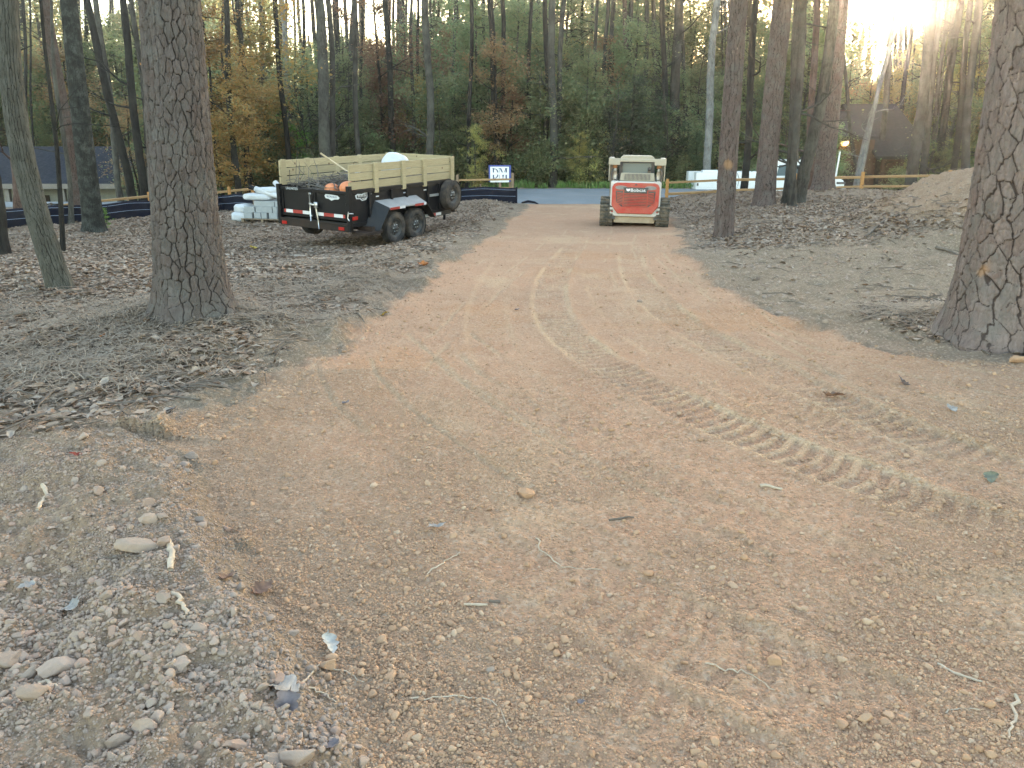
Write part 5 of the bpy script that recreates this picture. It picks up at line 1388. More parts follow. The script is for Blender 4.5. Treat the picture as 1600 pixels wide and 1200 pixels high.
# ------------------------------------------------------------------ compact track loader, seen from behind (local: y forward/away)
def track_loader():
    p = G0(990, 355); z = float(H(p.x, p.y))
    T = empty('track_loader', (p.x, p.y+.02, z-.02), R(-2)); T.rotation_euler = (R(0), R(.9), R(-8.5)); T.scale = (1, 1, .9)
    tag(T, 'red and white compact track loader at the far end of the driveway, seen from behind', 'track loader')
    Wt, Cr = M['loader_white'], M['loader_cream']
    k = .60
    # body shell between the tracks
    mb = MB(); mb.prism([(-.62,.36),(.62,.36),(.62,1.23),(-.62,1.23)], 'y', .22, 1.0)
    mb.prism([(-.62,.36),(-.50,.30),(.50,.30),(.62,.36),(.62,1.25),(-.62,1.25)], 'y', .02, .22)
    body = mb.build('body', Wt, T, bevel=.03)
    MB().prism([(-.5,.12),(.5,.12),(.56,.34),(-.56,.34)], 'y', .10, 1.9).build('belly_plate', M['loader_tan'], T, bevel=.01)
    for s in (-1, 1): MB().box(s*.535-.055, s*.535+.055, .03, .10, .22, .29).build('tow_slot', M['loader_dark'], T)
    def rrect(x0, x1, z0, z1, r, n=5):
        out = []
        for cx, cz, a0 in ((x1-r, z1-r, 0), (x0+r, z1-r, 90), (x0+r, z0+r, 180), (x1-r, z0+r, 270)):
            for i in range(n+1):
                q = R(a0+90*i/n); out.append((cx+r*math.cos(q), cz+r*math.sin(q)))
        return out
    # rear door: red, chamfered foot, recessed louvred centre
    outer = [(-.58,.60),(-.43,.385),(.43,.385),(.58,.60),(.58,1.10),(.54,1.18),(.46,1.215),(-.46,1.215),(-.54,1.18),(-.58,1.10)]
    door = MB().prism(outer, 'y', -.055, .02).build('rear_door', M['loader_red'], T, bevel=.02)
    ctr = [(-.47,.70),(-.33,.575),(.33,.575),(.47,.70),(.49,1.00),(-.49,1.00)]
    MB().prism(ctr, 'y', -.062, -.056).build('grille_recess', M['loader_dark'], door)
    lo = MB()
    for i in range(9):
        zz = .585+i*.041; hwid = .28; lo.box(-hwid, hwid, -.085, -.060, zz, zz+.021)
        for s in (-1, 1):
            if zz > .62: lo.add(*slat(s*.31, s*.455, zz, .021))
    for s in (-1, 1): lo.box(s*.295-.012, s*.295+.012, -.083, -.060, .585, 1.0)
    lo.build('louvre', M['loader_red'], door)
    for s in (-1, 1):
        e = [(.02+.145*math.cos(q), 1.085+.055*math.sin(q)) for q in np.linspace(0, 2*np.pi, 20, endpoint=False)]
        MB().prism([(s*.36+x-.02, zz) for x, zz in e], 'y', -.072, -.05).build('rear_lamp', M['lamp_lens'], door)
    bd = MB().prism([(-.31,1.095),(.31,1.095),(.26,.955),(-.26,.955)], 'y', -.094, -.05).build('name_plate', M['loader_dark'], door)
    lettering('lettering', 'Bobcat', .115, M['sign_white'], bd, (.055, -.096, 1.022), (R(90), 0, 0), .001, 1.15)
    MB().prism([(-.235,1.065),(-.205,1.055),(-.165,1.055),(-.135,1.065),(-.14,1.03),(-.15,1.01),(-.175,.992),(-.195,.992),(-.22,1.01),(-.23,1.03)], 'y', -.0975, -.0945).build('emblem', M['sign_white'], bd)
    MB().box(-.025, .025, -.07, -.05, 1.15, 1.185).build('door_latch', M['loader_dark'], door)
    for s in (-1, 1): MB().lathe([(0,-.02),(.02,-.02),(.02,.0)], (s*.555, .0, .43), 'y', 12).build('reflector', M['red_lens'], body)
    # hood grille
    gr = MB(); gr.prism([(-.42,1.255),(.46,1.255),(.43,1.47),(-.385,1.47)], 'y', .16, .30)
    gl = gr.build('hood_screen', Cr, T, bevel=.015)
    MB().prism([(-.305,1.285),(.345,1.285),(.345,1.445),(-.295,1.445)], 'y', .152, .165).build('screen_recess', M['loader_dark'], gl)
    sl = MB()
    for i in range(20): sl.box(-.29+i*.0325, -.29+i*.0325+.014, .140, .158, 1.285, 1.445)
    sl.build('screen_bars', Cr, gl)
    MB().tube([(.305,.24,1.40),(.305,.24,1.54),(.300,.16,1.60)], .042, 12).build('exhaust', M['loader_dark'], T, True)
    # cab
    cb = MB()
    for s in (-1, 1): cb.box(s*.40-.045, s*.40+.045, .42, .50, 1.24, 1.80); cb.box(s*.40-.04, s*.40+.04, 1.35, 1.43, .9, 1.80)
    cb.box(-.44, .44, .42, .50, 1.74, 1.80); cb.box(-.44, .44, .44, 1.40, 1.22, 1.26)
    cab = cb.build('cab_frame', M['loader_dark'], T, bevel=.01)
    MB().box(-.355, .355, .455, .465, 1.26, 1.74).build('rear_window', M['loader_glass'], cab)
    for s in (-1, 1): MB().box(s*.42-.004, s*.42+.004, .50, 1.35, 1.26, 1.74).build('side_window', M['loader_glass'], cab)
    MB().box(-.36, .36, 1.38, 1.39, .95, 1.74).build('front_window', M['loader_glass'], cab)
    MB().prism([(-.43,1.80),(.43,1.80),(.42,1.87),(.36,1.925),(-.36,1.925),(-.42,1.87)], 'y', .40, 1.46).build('cab_roof', Cr, T, bevel=.02)
    # lift arms with cross tube and cylinders
    for s in (-1, 1):
        ar = MB(); x0, x1 = sorted((s*.575, s*.69))
        ar.prism([(.05,1.79),(.05,1.86),(.60,1.88),(1.5,1.55),(2.35,.78),(2.35,.62),(2.1,.62),(1.35,1.38),(.55,1.72)], 'x', x0, x1)
        ar.prism([(.10,1.25),(.30,1.25),(.22,1.80),(.06,1.80)], 'x', min(s*.665, s*.69), max(s*.665, s*.69))
        ar.box(min(s*.42, s*.70), max(s*.42, s*.70), .04, .16, 1.68, 1.855)
        arm = ar.build('lift_arm', Cr, T, bevel=.01)
        cy = MB(); cy.tube([(s*.53,.13,1.30),(s*.535,.13,1.52)], .048, 14); cy.tube([(s*.535,.13,1.52),(s*.54,.12,1.74)], .036, 14)
        cyl = cy.build('lift_cylinder', M['cylinder_steel'], arm, True)
        MB().lathe([(.03,-.03),(.058,-.03),(.058,.045),(.03,.045)], (s*.538, .125, 1.63), 'z', 14, True).build('cylinder_cap', M['rust'], cyl, True)
        hs = MB(); hs.tube([(s*.60,.10,1.28),(s*.62,.04,1.42),(s*.60,.05,1.55),(s*.56,.10,1.62)], .016, 8); hs.build('hose', M['loader_dark'], arm, True)
        MB().prism([(.08,1.25),(.40,1.25),(.36,1.42),(.12,1.42)], 'x', min(s*.47, s*.50), max(s*.47, s*.50)).build('arm_bracket', M['loader_dark'], T)
    MB().box(-.56, .56, .05, .13, 1.765, 1.845).build('cross_tube', Cr, T, bevel=.012)
    # rubber tracks with lugs
    for s in (-1, 1):
        path = []
        for a_ in np.linspace(90, 270, 12): path.append((.30+.30*math.cos(R(a_)), .42+.30*math.sin(R(a_))*1.0))
        path = []
        for a_ in np.linspace(100, 262, 14): path.append((.34+.31*math.cos(R(a_)), .45+.32*math.sin(R(a_))) if a_ < 180 else (.34+.31*math.cos(R(a_)), .33+.31*math.sin(R(a_))))
        for y in np.linspace(.55, 1.65, 8): path.append((y, .02))
        for a_ in np.linspace(-80, 80, 14): path.append((1.85+.27*math.cos(R(a_)), .30+.27*math.sin(R(a_))))
        path += [(1.4,.62), (.95,.72), (.6,.77)]
        xo, xi = s*.86, s*.545; tb = MB(); n = len(path); x0, x1 = min(xo, xi), max(xo, xi)
        P = np.array(path); c0 = P.mean(0); nrm = []
        for i in range(n):
            d = P[(i+1) % n]-P[i-1]; d = d/np.linalg.norm(d); q = np.array([d[1], -d[0]]); 
            nrm.append(q if np.dot(q, P[i]-c0) > 0 else -q)
        nrm = np.array(nrm); Q = P-nrm*.035
        vs = [(x0, *p) for p in P]+[(x1, *p) for p in P]+[(x0, *p) for p in Q]+[(x1, *p) for p in Q]
        fs = []
        for i in range(n):
            j = (i+1) % n; fs += [(i, j, n+j, n+i), (2*n+i, 3*n+i, 3*n+j, 2*n+j), (i, 2*n+i, 2*n+j, j), (n+i, n+j, 3*n+j, 3*n+i)]
        tb.add(vs, fs)
        trk = tb.build('track', M['track_rubber'], T)
        # lugs at even pitch along the belt
        seg = np.linalg.norm(np.roll(P, -1, 0)-P, axis=1); cum = np.concatenate([[0], np.cumsum(seg)]); tot = cum[-1]; m = 46; lg = MB()
        for kx in range(m):
            t_ = tot*kx/m; i = min(int(np.searchsorted(cum, t_, 'right'))-1, n-1); f = (t_-cum[i])/seg[i]
            c = P[i]*(1-f)+P[(i+1) % n]*f; q = nrm[i]*(1-f)+nrm[(i+1) % n]*f; q = q/np.linalg.norm(q); d = np.array([-q[1], q[0]])
            for (a0, a1) in ((x0-.004, x0+.20 if s < 0 else x0+.09), ((x0+.225) if s < 0 else (x0+.115), x1+.004)):
                pts = [c+d*.030-q*.006, c-d*.030-q*.006, c-d*.024+q*.034, c+d*.024+q*.034]
                lg.prism([tuple(p_) for p_ in pts], 'x', a0, a1)
        lg.build('lug', M['track_rubber'], trk)
        wh = MB()
        for (y, zz, r) in ((.36, .40, .22), (.75, .17, .12), (1.05, .17, .12), (1.35, .17, .12), (1.82, .30, .20)): wh.lathe([(0,-.1),(r,-.1),(r,.1),(0,.1)], (s*.70, y, zz), 'x', 20)
        wh.build('track_roller', M['loader_dark'], trk)
        MB().box(min(s*.56, s*.62), max(s*.56, s*.62), .15, 2.0, .25, .60).build('track_frame', M['loader_tan'], T)
    # bucket in front (mostly hidden by the body)
    MB().prism([(2.35,.10),(2.95,.06),(3.05,.10),(2.6,.16),(2.45,.55),(2.36,.60)], 'x', -.88, .88).build('bucket', M['rust'], T)
def slat(x0, x1, z, h):
    a, b = min(x0, x1), max(x0, x1)
    lift = .035*(1 if x1 > 0 else 1)
    za, zb = (z, z+lift) if x1 > 0 else (z+lift, z)
    return ([(a,-.085,za),(b,-.085,zb),(b,-.06,zb),(a,-.06,za),(a,-.085,za+h),(b,-.085,zb+h),(b,-.06,zb+h),(a,-.06,za+h)],
            [(3,2,1,0),(4,5,6,7),(0,1,5,4),(1,2,6,5),(2,3,7,6),(3,0,4,7)])
track_loader()

# ------------------------------------------------------------------ pallet of blocks, white bags and wrapped rolls left of the trailer
def block_pallet():
    p = G0(410, 349); D = p.y; z0 = float(H(p.x, D))
    P = empty('pallet', (p.x, D, z0), R(-16)); P.scale = (1, 1, .92); tag(P, 'weathered wooden pallet under the grey blocks, left of the trailer', 'pallet')
    for k in range(6): MB().box(-.72, .72, -.02+k*.20, .10+k*.20, .10, .125).build('deck_board', M['pallet_wood'], P)
    for x in (-.68, 0, .68): MB().box(x-.04, x+.04, 0, 1.1, 0, .10).build('runner', M['pallet_wood'], P)
    bpy.context.view_layer.update(); W = P.matrix_world
    def block(x, y, z, w, d, h, lb, rz=0):
        mb = MB(); mb.box(-w/2, w/2, 0, d, 0, h)
        if d > .3:
            pass
        o = mb.build('concrete_block', M['concrete_block'], None, bevel=.008); o.matrix_world = W@Matrix.Translation((x, y, z))@Matrix.Rotation(rz, 4, 'Z')
        tag(o, lb, 'concrete block', 'concrete blocks stacked on the pallet')
    x = -.64
    for i, (w, gap, lb) in enumerate(((.29,.05,'grey concrete block at the left end of the bottom row'), (.24,.0,'second block from the left in the bottom row on the pallet'), (.19,.06,'narrow block in the middle of the bottom row on the pallet'), (.29,.04,'square-faced block right of the middle gap in the bottom row'), (.40,.0,'wide block at the right end of the bottom row, nearest the trailer'))):
        block(x+w/2, .02+.02*i, .128, w-.01, .4, .19, lb); x += w+gap
    block(-.46, .06, .32, .36, .38, .19, 'grey concrete block on the left end of the second row')
    block(.02, .10, .32, .56, .38, .19, 'long smooth block lying across the second row')
    block(.40, .10, .32, .14, .38, .19, 'thin block standing on end in the second row'); block(.56, .11, .32, .15, .38, .19, 'outermost thin block of the second row, beside the trailer')
    block(.02, .14, .512, .70, .36, .17, 'long block of the top row under the white bags'); block(.50, .15, .512, .22, .36, .17, 'short block at the right end of the top row')
    def bag(c, s, lb, rz=0, seed=0):
        v, f = ico(4); v = v.copy(); q = np.sign(v)*np.abs(v)**.62
        q = q*(1+.12*fbm(v[:, 0]*2.5+seed, v[:, 1]*2.5+v[:, 2]*2, seed, 3))[:, None]*np.array(s)
        o = mk('bag', q, f, M['white_bag'], None, True); o.matrix_world = W@Matrix.Translation(c)@Matrix.Rotation(rz, 4, 'Z')
        tag(o, lb, 'bag', 'white bags around the block stack')
    bag((-.88, .25, .16), (.26, .28, .17), 'lowest white bag slumped at the left side of the blocks', .3, 1)
    bag((-.80, .34, .42), (.26, .30, .15), 'white bag leaning on the left of the blocks, above the lowest one', -.2, 2)
    bag((-.30, .50, .80), (.52, .32, .12), 'broad white bag spread over the top of the block stack', .1, 3)
    bag((.05, .55, 1.00), (.48, .30, .11), 'topmost white bag under the wrapped rolls', -.1, 4)
    bag((-1.02, .20, .10), (.14, .16, .10), 'small crumpled white bag end on the ground beside the pallet', .5, 5)
    def roll(a, b, r, lb, cap=None):
        o = MB().tube([a, Vector(a).lerp(Vector(b), .5)+Vector((0, 0, -.015)), b], [r, r*1.05, r], 16).build('wrapped_roll', M['white_pipe'], None, True); o.matrix_world = W
        tag(o, lb, 'roll', 'white wrapped rolls on the block stack')
        if cap:
            e = MB().tube([Vector(a)+(Vector(a)-Vector(b)).normalized()*.22, Vector(a)+(Vector(b)-Vector(a)).normalized()*.03], r*.9, 14).build('roll_core', M['black_paint'], o, True)
    roll((-.36, .35, 1.06), (.66, .28, .80), .085, 'white roll with a dark end lying across the top of the stack', True)
    roll((.16, .62, 1.26), (.66, .40, .90), .08, 'white roll pointing up steeply, middle one of three')
    roll((.46, .70, 1.28), (.74, .52, .92), .065, 'white roll partly behind the trailer tailgate')
block_pallet()

# ------------------------------------------------------------------ silt fences
def silt_fence(pix, label, hgt, extra=None):
    """black geotextile sagging between stakes; pix = foot pixels"""
    w = [G0(*p) if len(p) == 2 else at(*p) for p in pix]
    for p in w: p.z = float(H(p.x, p.y))
    o = w[0].copy(); T = empty('silt_fence', o); tag(T, label, 'silt fence')
    L = [0]
    for a, b in zip(w, w[1:]): L.append(L[-1]+(b-a).length)
    n = int(L[-1]/.07); s = np.linspace(0, L[-1], n)
    x = np.interp(s, L, [p.x for p in w]); y = np.interp(s, L, [p.y for p in w]); z = H(x, y)
    zs = np.convolve(np.pad(z, 20, 'edge'), np.ones(41)/41, 'valid')
    rows = 9; V = []; 
    for j in range(rows):
        t = j/(rows-1); sag = .05*np.abs(np.sin(np.pi*s/2.3))*t
        off = .05*fbm(s*1.7, np.full(n, t*2.0), 800+len(pix), 3)*math.sin(math.pi*t)+.03*np.sin(s*2.1+t*2)*(1-t)
        V.append(np.stack([x-o.x, y-o.y+off, zs-o.z-.06+(hgt+.06)*t-sag+.03*fbm(s*.8, s*0, 801, 2)*t], -1))
    V = np.array(V).transpose(1, 0, 2).reshape(-1, 3); idx = np.arange(n*rows).reshape(n, rows)
    f = np.stack([idx[:-1,:-1], idx[1:,:-1], idx[1:,1:], idx[:-1,1:]], -1).reshape(-1, 4)
    fb = mk('fabric', V, f, M['silt_fabric'], T, True)
    so = fb.modifiers.new('thick', 'SOLIDIFY'); so.thickness = .006
    for t in (.56, .93):
        j = int(t*(rows-1)); q = V.reshape(n, rows, 3)[::3, j]; MB().tube([tuple(p+np.array([0, -.012, 0])) for p in q], .006, 5).build('cord', M['silt_cord'], fb, True)
    for k in range(int(L[-1]/2.3)+1):
        q = min(k*2.3, L[-1]); px, py = np.interp(q, s, x)-o.x, np.interp(q, s, y)-o.y; pz = np.interp(q, s, zs)-o.z
        MB().box(px-.02, px+.02, py+.06, py+.10, pz-.1, pz+hgt+.06).build('stake', M['stake_wood'], T)
    e = V.reshape(n, rows, 3)[-1]
    MB().box(e[0][0]-.03, e[0][0]+.03, e[0][1]-.04, e[0][1]+.03, e[0][2]-.2, e[-1][2]+.03).build('end_post', M['silt_fabric'] if extra else M['stake_wood'], T)
    return w
silt_fence([(-60,362),(0,357),(100,349),(170,343),(232,337),(350,330),(398,327)], 'black silt fence running behind the left-hand trees to the block pallet', .56)
silt_fence([(560,314,29.6),(640,309,29.6),(712,304,29.5),(770,307,29.3),(807,321,29.0)], 'black silt fence ending at the driveway mouth, right of the trailer', .60, True)
q = G0(815, 318); o = MB(); o.tube([(0,0,.02),(.25,.05,.07),(.5,-.1,.04),(.62,-.35,0)], [.03,.05,.04,.02], 8)
b = o.build('silt_scrap', M['silt_fabric'], None, True); b.location = (q.x, q.y, float(H(q.x, q.y))); tag(b, 'loose black fabric end lying on the ground past the silt fence post', 'fabric scrap')

# ------------------------------------------------------------------ split rail fences
def rail_fence(posts, label, ph=.92, rails=(.36, .78), Ds=None, post_mat='cedar_post', skip=()):
    w = []
    for i, (px, D, *py) in enumerate(posts):
        d = ray(px, 297); x = d[0]*D/d[1]; w.append(Vector((x, D, at(px, py[0], D).z if py else float(H(x, D)))))
    o = w[0].copy(); T = empty('rail_fence', o); tag(T, label, 'rail fence')
    for i, p in enumerate(w):
        q = p-o; 
        if i not in skip: MB().prism([(-.06,-.04),(.05,-.055),(.06,.04),(-.04,.06)], 'z', -.3, ph+random.uniform(-.03, .03)).build('post', M[post_mat], T, bevel=.006).location = q
        if i:
            a = w[i-1]-o
            for h in rails:
                va = a+Vector((0, .02, h+random.uniform(-.025, .025))); vb = q+Vector((0, .02, h+random.uniform(-.025, .025)))
                dv = vb-va; m = MB(); L = dv.length
                m.prism([(-.035,-.038),(.04,-.025),(.03,.04),(-.03,.036)], 'x', -.06, L+.06)
                r = m.build('rail', M['cedar_rail'], T, bevel=.004); r.location = va; r.rotation_euler = (random.uniform(-.4, .4), -math.asin(max(-1, min(1, dv.z/L))), math.atan2(dv.y, dv.x))
rail_fence([(1042,27.6,312),(1143,28.0,307),(1244,28.2,304),(1345,28.3,301),(1480,28.0,299),(1612,27.6,299)], 'cedar split-rail fence in front of the white truck and the cabin', .72, (.20, .55))
rail_fence([(-45,26.5,380),(2,26.8,371),(112,28.6,354),(232,30.4,340),(358,32,330),(395,32.4,327)], 'cedar split-rail fence showing above the left silt fence', .95, (.45, .80))
rail_fence([(640,32.8,312),(715,32.9,311),(801,33.0,309)], 'short run of split rails behind the silt fence under the white sign', 1.0, (.40, .74), None, 'stake_wood')

# ------------------------------------------------------------------ builder's sign
def yard_sign():
    D = 33.0; a = at(781, 271, D); z = float(H(a.x, D))
    T = empty('yard_sign', (a.x, D, z)); tag(T, 'white sign reading DM with a dark blue border, on a post by the road', 'sign')
    h = 33.2/F*1.0*.945; k = D/F*.99
    w, hh = 17*k, 12.3*k; zc = a.z-z
    fr = MB(); fr.box(-w, w, .0, .03, zc-hh, zc+hh); fm = fr.build('sign_board', M['sign_blue'], T, bevel=.004)
    pn = MB().box(-w*.86, w*.82, -.008, -.001, zc-hh*1.06, zc+hh*.80).build('sign_face', M['sign_white'], T)
    # monogram: heavy and hairline strokes, cut by a white band through the middle
    ink = MB(); cx = -w*.03; y0, y1 = -.014, -.0085
    def bar(x0, x1, z0, z1): ink.box(cx+x0*w, cx+x1*w, y0, y1, zc+z0*hh, zc+z1*hh)
    for z0, z1 in ((.12, .60), (-.62, -.16)):
        bar(-.60, -.49, z0, z1); bar(.54, .66, z0, z1); bar(-.04, -.005, z0, z1)
        top = z0 > 0
        zs = (z0, z1)
        # bowl of the D
        A = [(-.49, .56), (-.30, .56), (-.16, .40), (-.10, .12), (-.20, .12), (-.26, .36), (-.34, .49), (-.49, .49)]
        pts = A if top else [(x, -v-.02) for x, v in A][::-1]
        ink.prism([(cx+x*w, zc+v*hh) for x, v in pts], 'y', y0, y1)
    ink.prism([(cx+x*w, zc+v*hh) for x, v in [(.03,.60),(.16,.60),(.31,.12),(.20,.12)]], 'y', y0, y1)
    ink.prism([(cx+x*w, zc+v*hh) for x, v in [(.53,.60),(.58,.60),(.44,.12),(.40,.12)]], 'y', y0, y1)
    ink.prism([(cx+x*w, zc+v*hh) for x, v in [(.24,-.16),(.40,-.16),(.33,-.62),(.29,-.62)]], 'y', y0, y1)
    for x0, x1 in ((-.68,-.42), (-.10,.10), (.47,.72)):
        bar(x0, x1, -.66, -.62); bar(x0, x1, .60, .64)
    ink.build('monogram', M['sign_ink'], pn)
    ln = MB()
    x = -.62
    for i, l in enumerate((.30, .04, .34, .04, .32, .06, .2)):
        if i % 2 == 0: ln.box(cx+x*w, cx+(x+l)*w, y0, y1, zc-.80*hh, zc-.765*hh)
        x += l
    ln.build('small_print', M['sign_blue'], pn)
    MB().box(-w*.02-.045, w*.02+.045, .031, .12, -.2, zc+hh*.9).build('post', M['stake_wood'], T)
    MB().box(w*.80, w*.80+.09, .031, .12, -.2, zc-hh*.5).build('post', M['stake_wood'], T)
yard_sign()

# ------------------------------------------------------------------ white service truck on the road behind the pines (local: x = its front)
def service_truck():
    D = 37.0; r = at(1087, 292, D); rf = at(1324, 292, D); Ltot = rf.x-r.x; zt = at(1230, 250, D).z
    z0 = zt-1.95
    T = empty('service_truck', (r.x, D, z0), R(1.5)); tag(T, 'white utility-body truck half hidden by the right-hand pines', 'truck')
    Wp = M['white_paint']; g = at(1100, 272, D).z-z0
    sb = MB(); sb.box(0, 3.5, -.0, .45, .62, 1.40); sb.box(0, 3.5, 1.5, 1.95, .62, 1.40); sb.box(.0, 3.5, .45, 1.5, .62, .72); sb.box(.30, 1.9, .06, .40, 1.40, 1.50)
    body = sb.build('service_body', Wp, T, bevel=.02)
    dr = MB()
    for x0, x1 in ((.10, .72), (.76, 1.70), (1.74, 2.38), (2.44, 3.42)): MB().box(x0, x1, -.014, .0, .72, 1.30).build('locker_door', Wp, body, bevel=.008)
    for x in (.60, .86, 1.84): MB().box(x, x+.07, -.03, -.014, 1.0, 1.05).build('latch', M['loader_dark'], body)
    MB().box(.04, .12, -.025, -.002, .80, .92).build('tail_light', M['loader_dark'], body)
    MB().tube([(1.95,.0,.7),(2.0,-.03,1.1),(1.9,-.02,1.36)], .012, 6).build('strap', M['loader_dark'], body)
    c = MB(); c.prism([(3.57,.55),(6.0,.55),(6.0,1.02),(5.8,1.14),(5.47,1.20),(3.57,1.20)], 'y', .05, 1.9)
    c.prism([(3.65,1.20),(5.47,1.20),(5.05,1.78),(4.92,1.95),(3.83,1.95),(3.71,1.80)], 'y', .16, 1.79)
    cab = c.build('cab', Wp, T, bevel=.03)
    wn = MB().prism([(3.80,1.24),(4.42,1.24),(4.42,1.72),(3.88,1.72)], 'y', .150, .158).build('side_window', M['glass'], cab)
    MB().prism([(4.49,1.24),(5.22,1.24),(4.92,1.72),(4.49,1.72)], 'y', .150, .158).build('side_window', M['glass'], cab)
    ws = MB(); ws.add([(5.45,.24,1.25),(5.45,1.71,1.25),(5.07,1.66,1.76),(5.07,.29,1.76)], [(0,1,2,3)]); w_ = ws.build('windscreen', M['glass'], cab); w_.location = (.02, 0, .012)
    MB().box(4.44, 4.48, .02, .05, .60, 1.2).build('door_seam', M['dark_gap'], cab)
    MB().box(4.3, 4.42, .02, .05, 1.08, 1.12).build('door_handle', M['loader_dark'], cab)
    hd = MB(); hd.prism([(5.45,.60),(Ltot-.10,.60),(Ltot-.02,.80),(Ltot-.08,1.02),(Ltot-.35,1.16),(5.45,1.24)], 'y', .08, 1.87); hood = hd.build('hood', Wp, T, bevel=.05)
    MB().box(Ltot-.42, Ltot+.01, .055, .25, .86, .96).build('headlight', M['loader_dark'], T, bevel=.02)
    MB().prism([(Ltot-.65,.52),(Ltot+.04,.55),(Ltot+.06,.72),(Ltot-.65,.70)], 'y', .03, 1.92).build('bumper', M['galvanised_and_sky_sheen'], T, bevel=.02)
    for x in (1.15, Ltot-1.1):
        for y in (.14, 1.80):
            t = MB().lathe([(.2,-.11),(.37,-.11),(.40,-.07),(.40,.07),(.37,.11),(.2,.11)], (x, y, .40), 'y', 28, True).build('wheel', M['tyre_rubber'], T, True)
            MB().lathe([(.0,-.1),(.2,-.09),(.2,.09),(0,.1)], (x, y, .40), 'y', 20).build('rim', M['galvanised_and_sky_sheen'], t, True)
    MB().box(.2, Ltot-.5, .5, 1.45, .42, .6).build('chassis', M['loader_dark'], T)
service_truck()
a = at(1307, 236, 30.0); b_ = at(1304, 296, 30.0)
o = MB().prism([(-.05,0),(.02,0),(.09,a.z-b_.z-.05),(.07,a.z-b_.z),(.04,a.z-b_.z-.04)], 'y', -.02, .02).build('white_board', M['white_paint'], None, bevel=.01)
o.location = (b_.x-.03, 30.0, b_.z); tag(o, 'narrow white upright board at the right edge of the pine below the sun', 'board')

# ------------------------------------------------------------------ houses
def blue_roof_house():
    D = 46.0; e = at(60, 291, D); rg = at(60, 233, D+3.5); x1 = at(182, 290, D).x; x0 = -52.0
    ze, zr = e.z, rg.z; zg = ze-2.7; o = Vector((x1, D, zg)); T = empty('house', o); tag(T, 'single-storey house with dark blue-grey shingle roof beyond the left silt fence', 'house')
    L = x0-x1; he, hr = ze-zg, zr-zg; dep = 7.0
    rf = MB(); th = .16
    rf.prism([(-.5,he),(dep/2,hr),(dep/2,hr+th),(-.5,he+th)], 'x', L, .25); rf.prism([(dep+.5,he),(dep/2,hr),(dep/2,hr+th),(dep+.5,he+th)], 'x', L, .25)
    rf.build('roof', M['roof_shingle'], T)
    MB().prism([(1.6,0),(dep,0),(dep,he+.1),(dep/2,hr-.05),(.2,he+.2),(1.6,he+.2)], 'x', L, -.05).build('wall', M['grey_siding'], T)
    gb = MB().prism([(-.1,0),(dep,0),(dep,he+.1),(dep/2,hr-.06),(-.1,he+.12)], 'x', -.04, .0).build('gable_wall', M['grey_siding'], T)
    sd = MB()
    for k in range(22):
        z = .1+k*.2
        if z < he: sd.box(.0, .015, -.1, dep, z, z+.165)
        else:
            t = (z-he)/(hr-he)
            if t < .95: sd.box(.0, .015, -.1+t*(dep/2), dep-t*(dep/2), z, z+.165)
    sd.build('siding', M['grey_siding'], gb)
    bt = MB(); bt.prism([(-.5,he-.06),(dep/2,hr-.06),(dep/2,hr+.13),(-.5,he+.13)], 'x', .25, .30); bt.build('barge_board', M['fascia'], T)
    MB().box(L, .25, -.56, -.46, he-.12, he+.16).build('fascia', M['fascia'], T); MB().box(L, 0, -.46, 1.6, he-.10, he-.02).build('porch_ceiling', M['fascia'], T)
    for i in range(7): MB().box(-3.1-i*3.2, -2.86-i*3.2, -.40, -.18, 0, he-.1).build('column', M['fascia'], T)
    for i in range(5):
        w = MB().box(-6.3-i*4.4, -4.9-i*4.4, 1.56, 1.60, .1 if i % 2 else .8, 2.1).build('window' if i % 2 == 0 else 'door', M['dark_gap'], T)
        MB().box(-6.4-i*4.4, -6.3-i*4.4, 1.52, 1.59, 0, 2.2).build('frame', M['fascia'], w)
blue_roof_house()

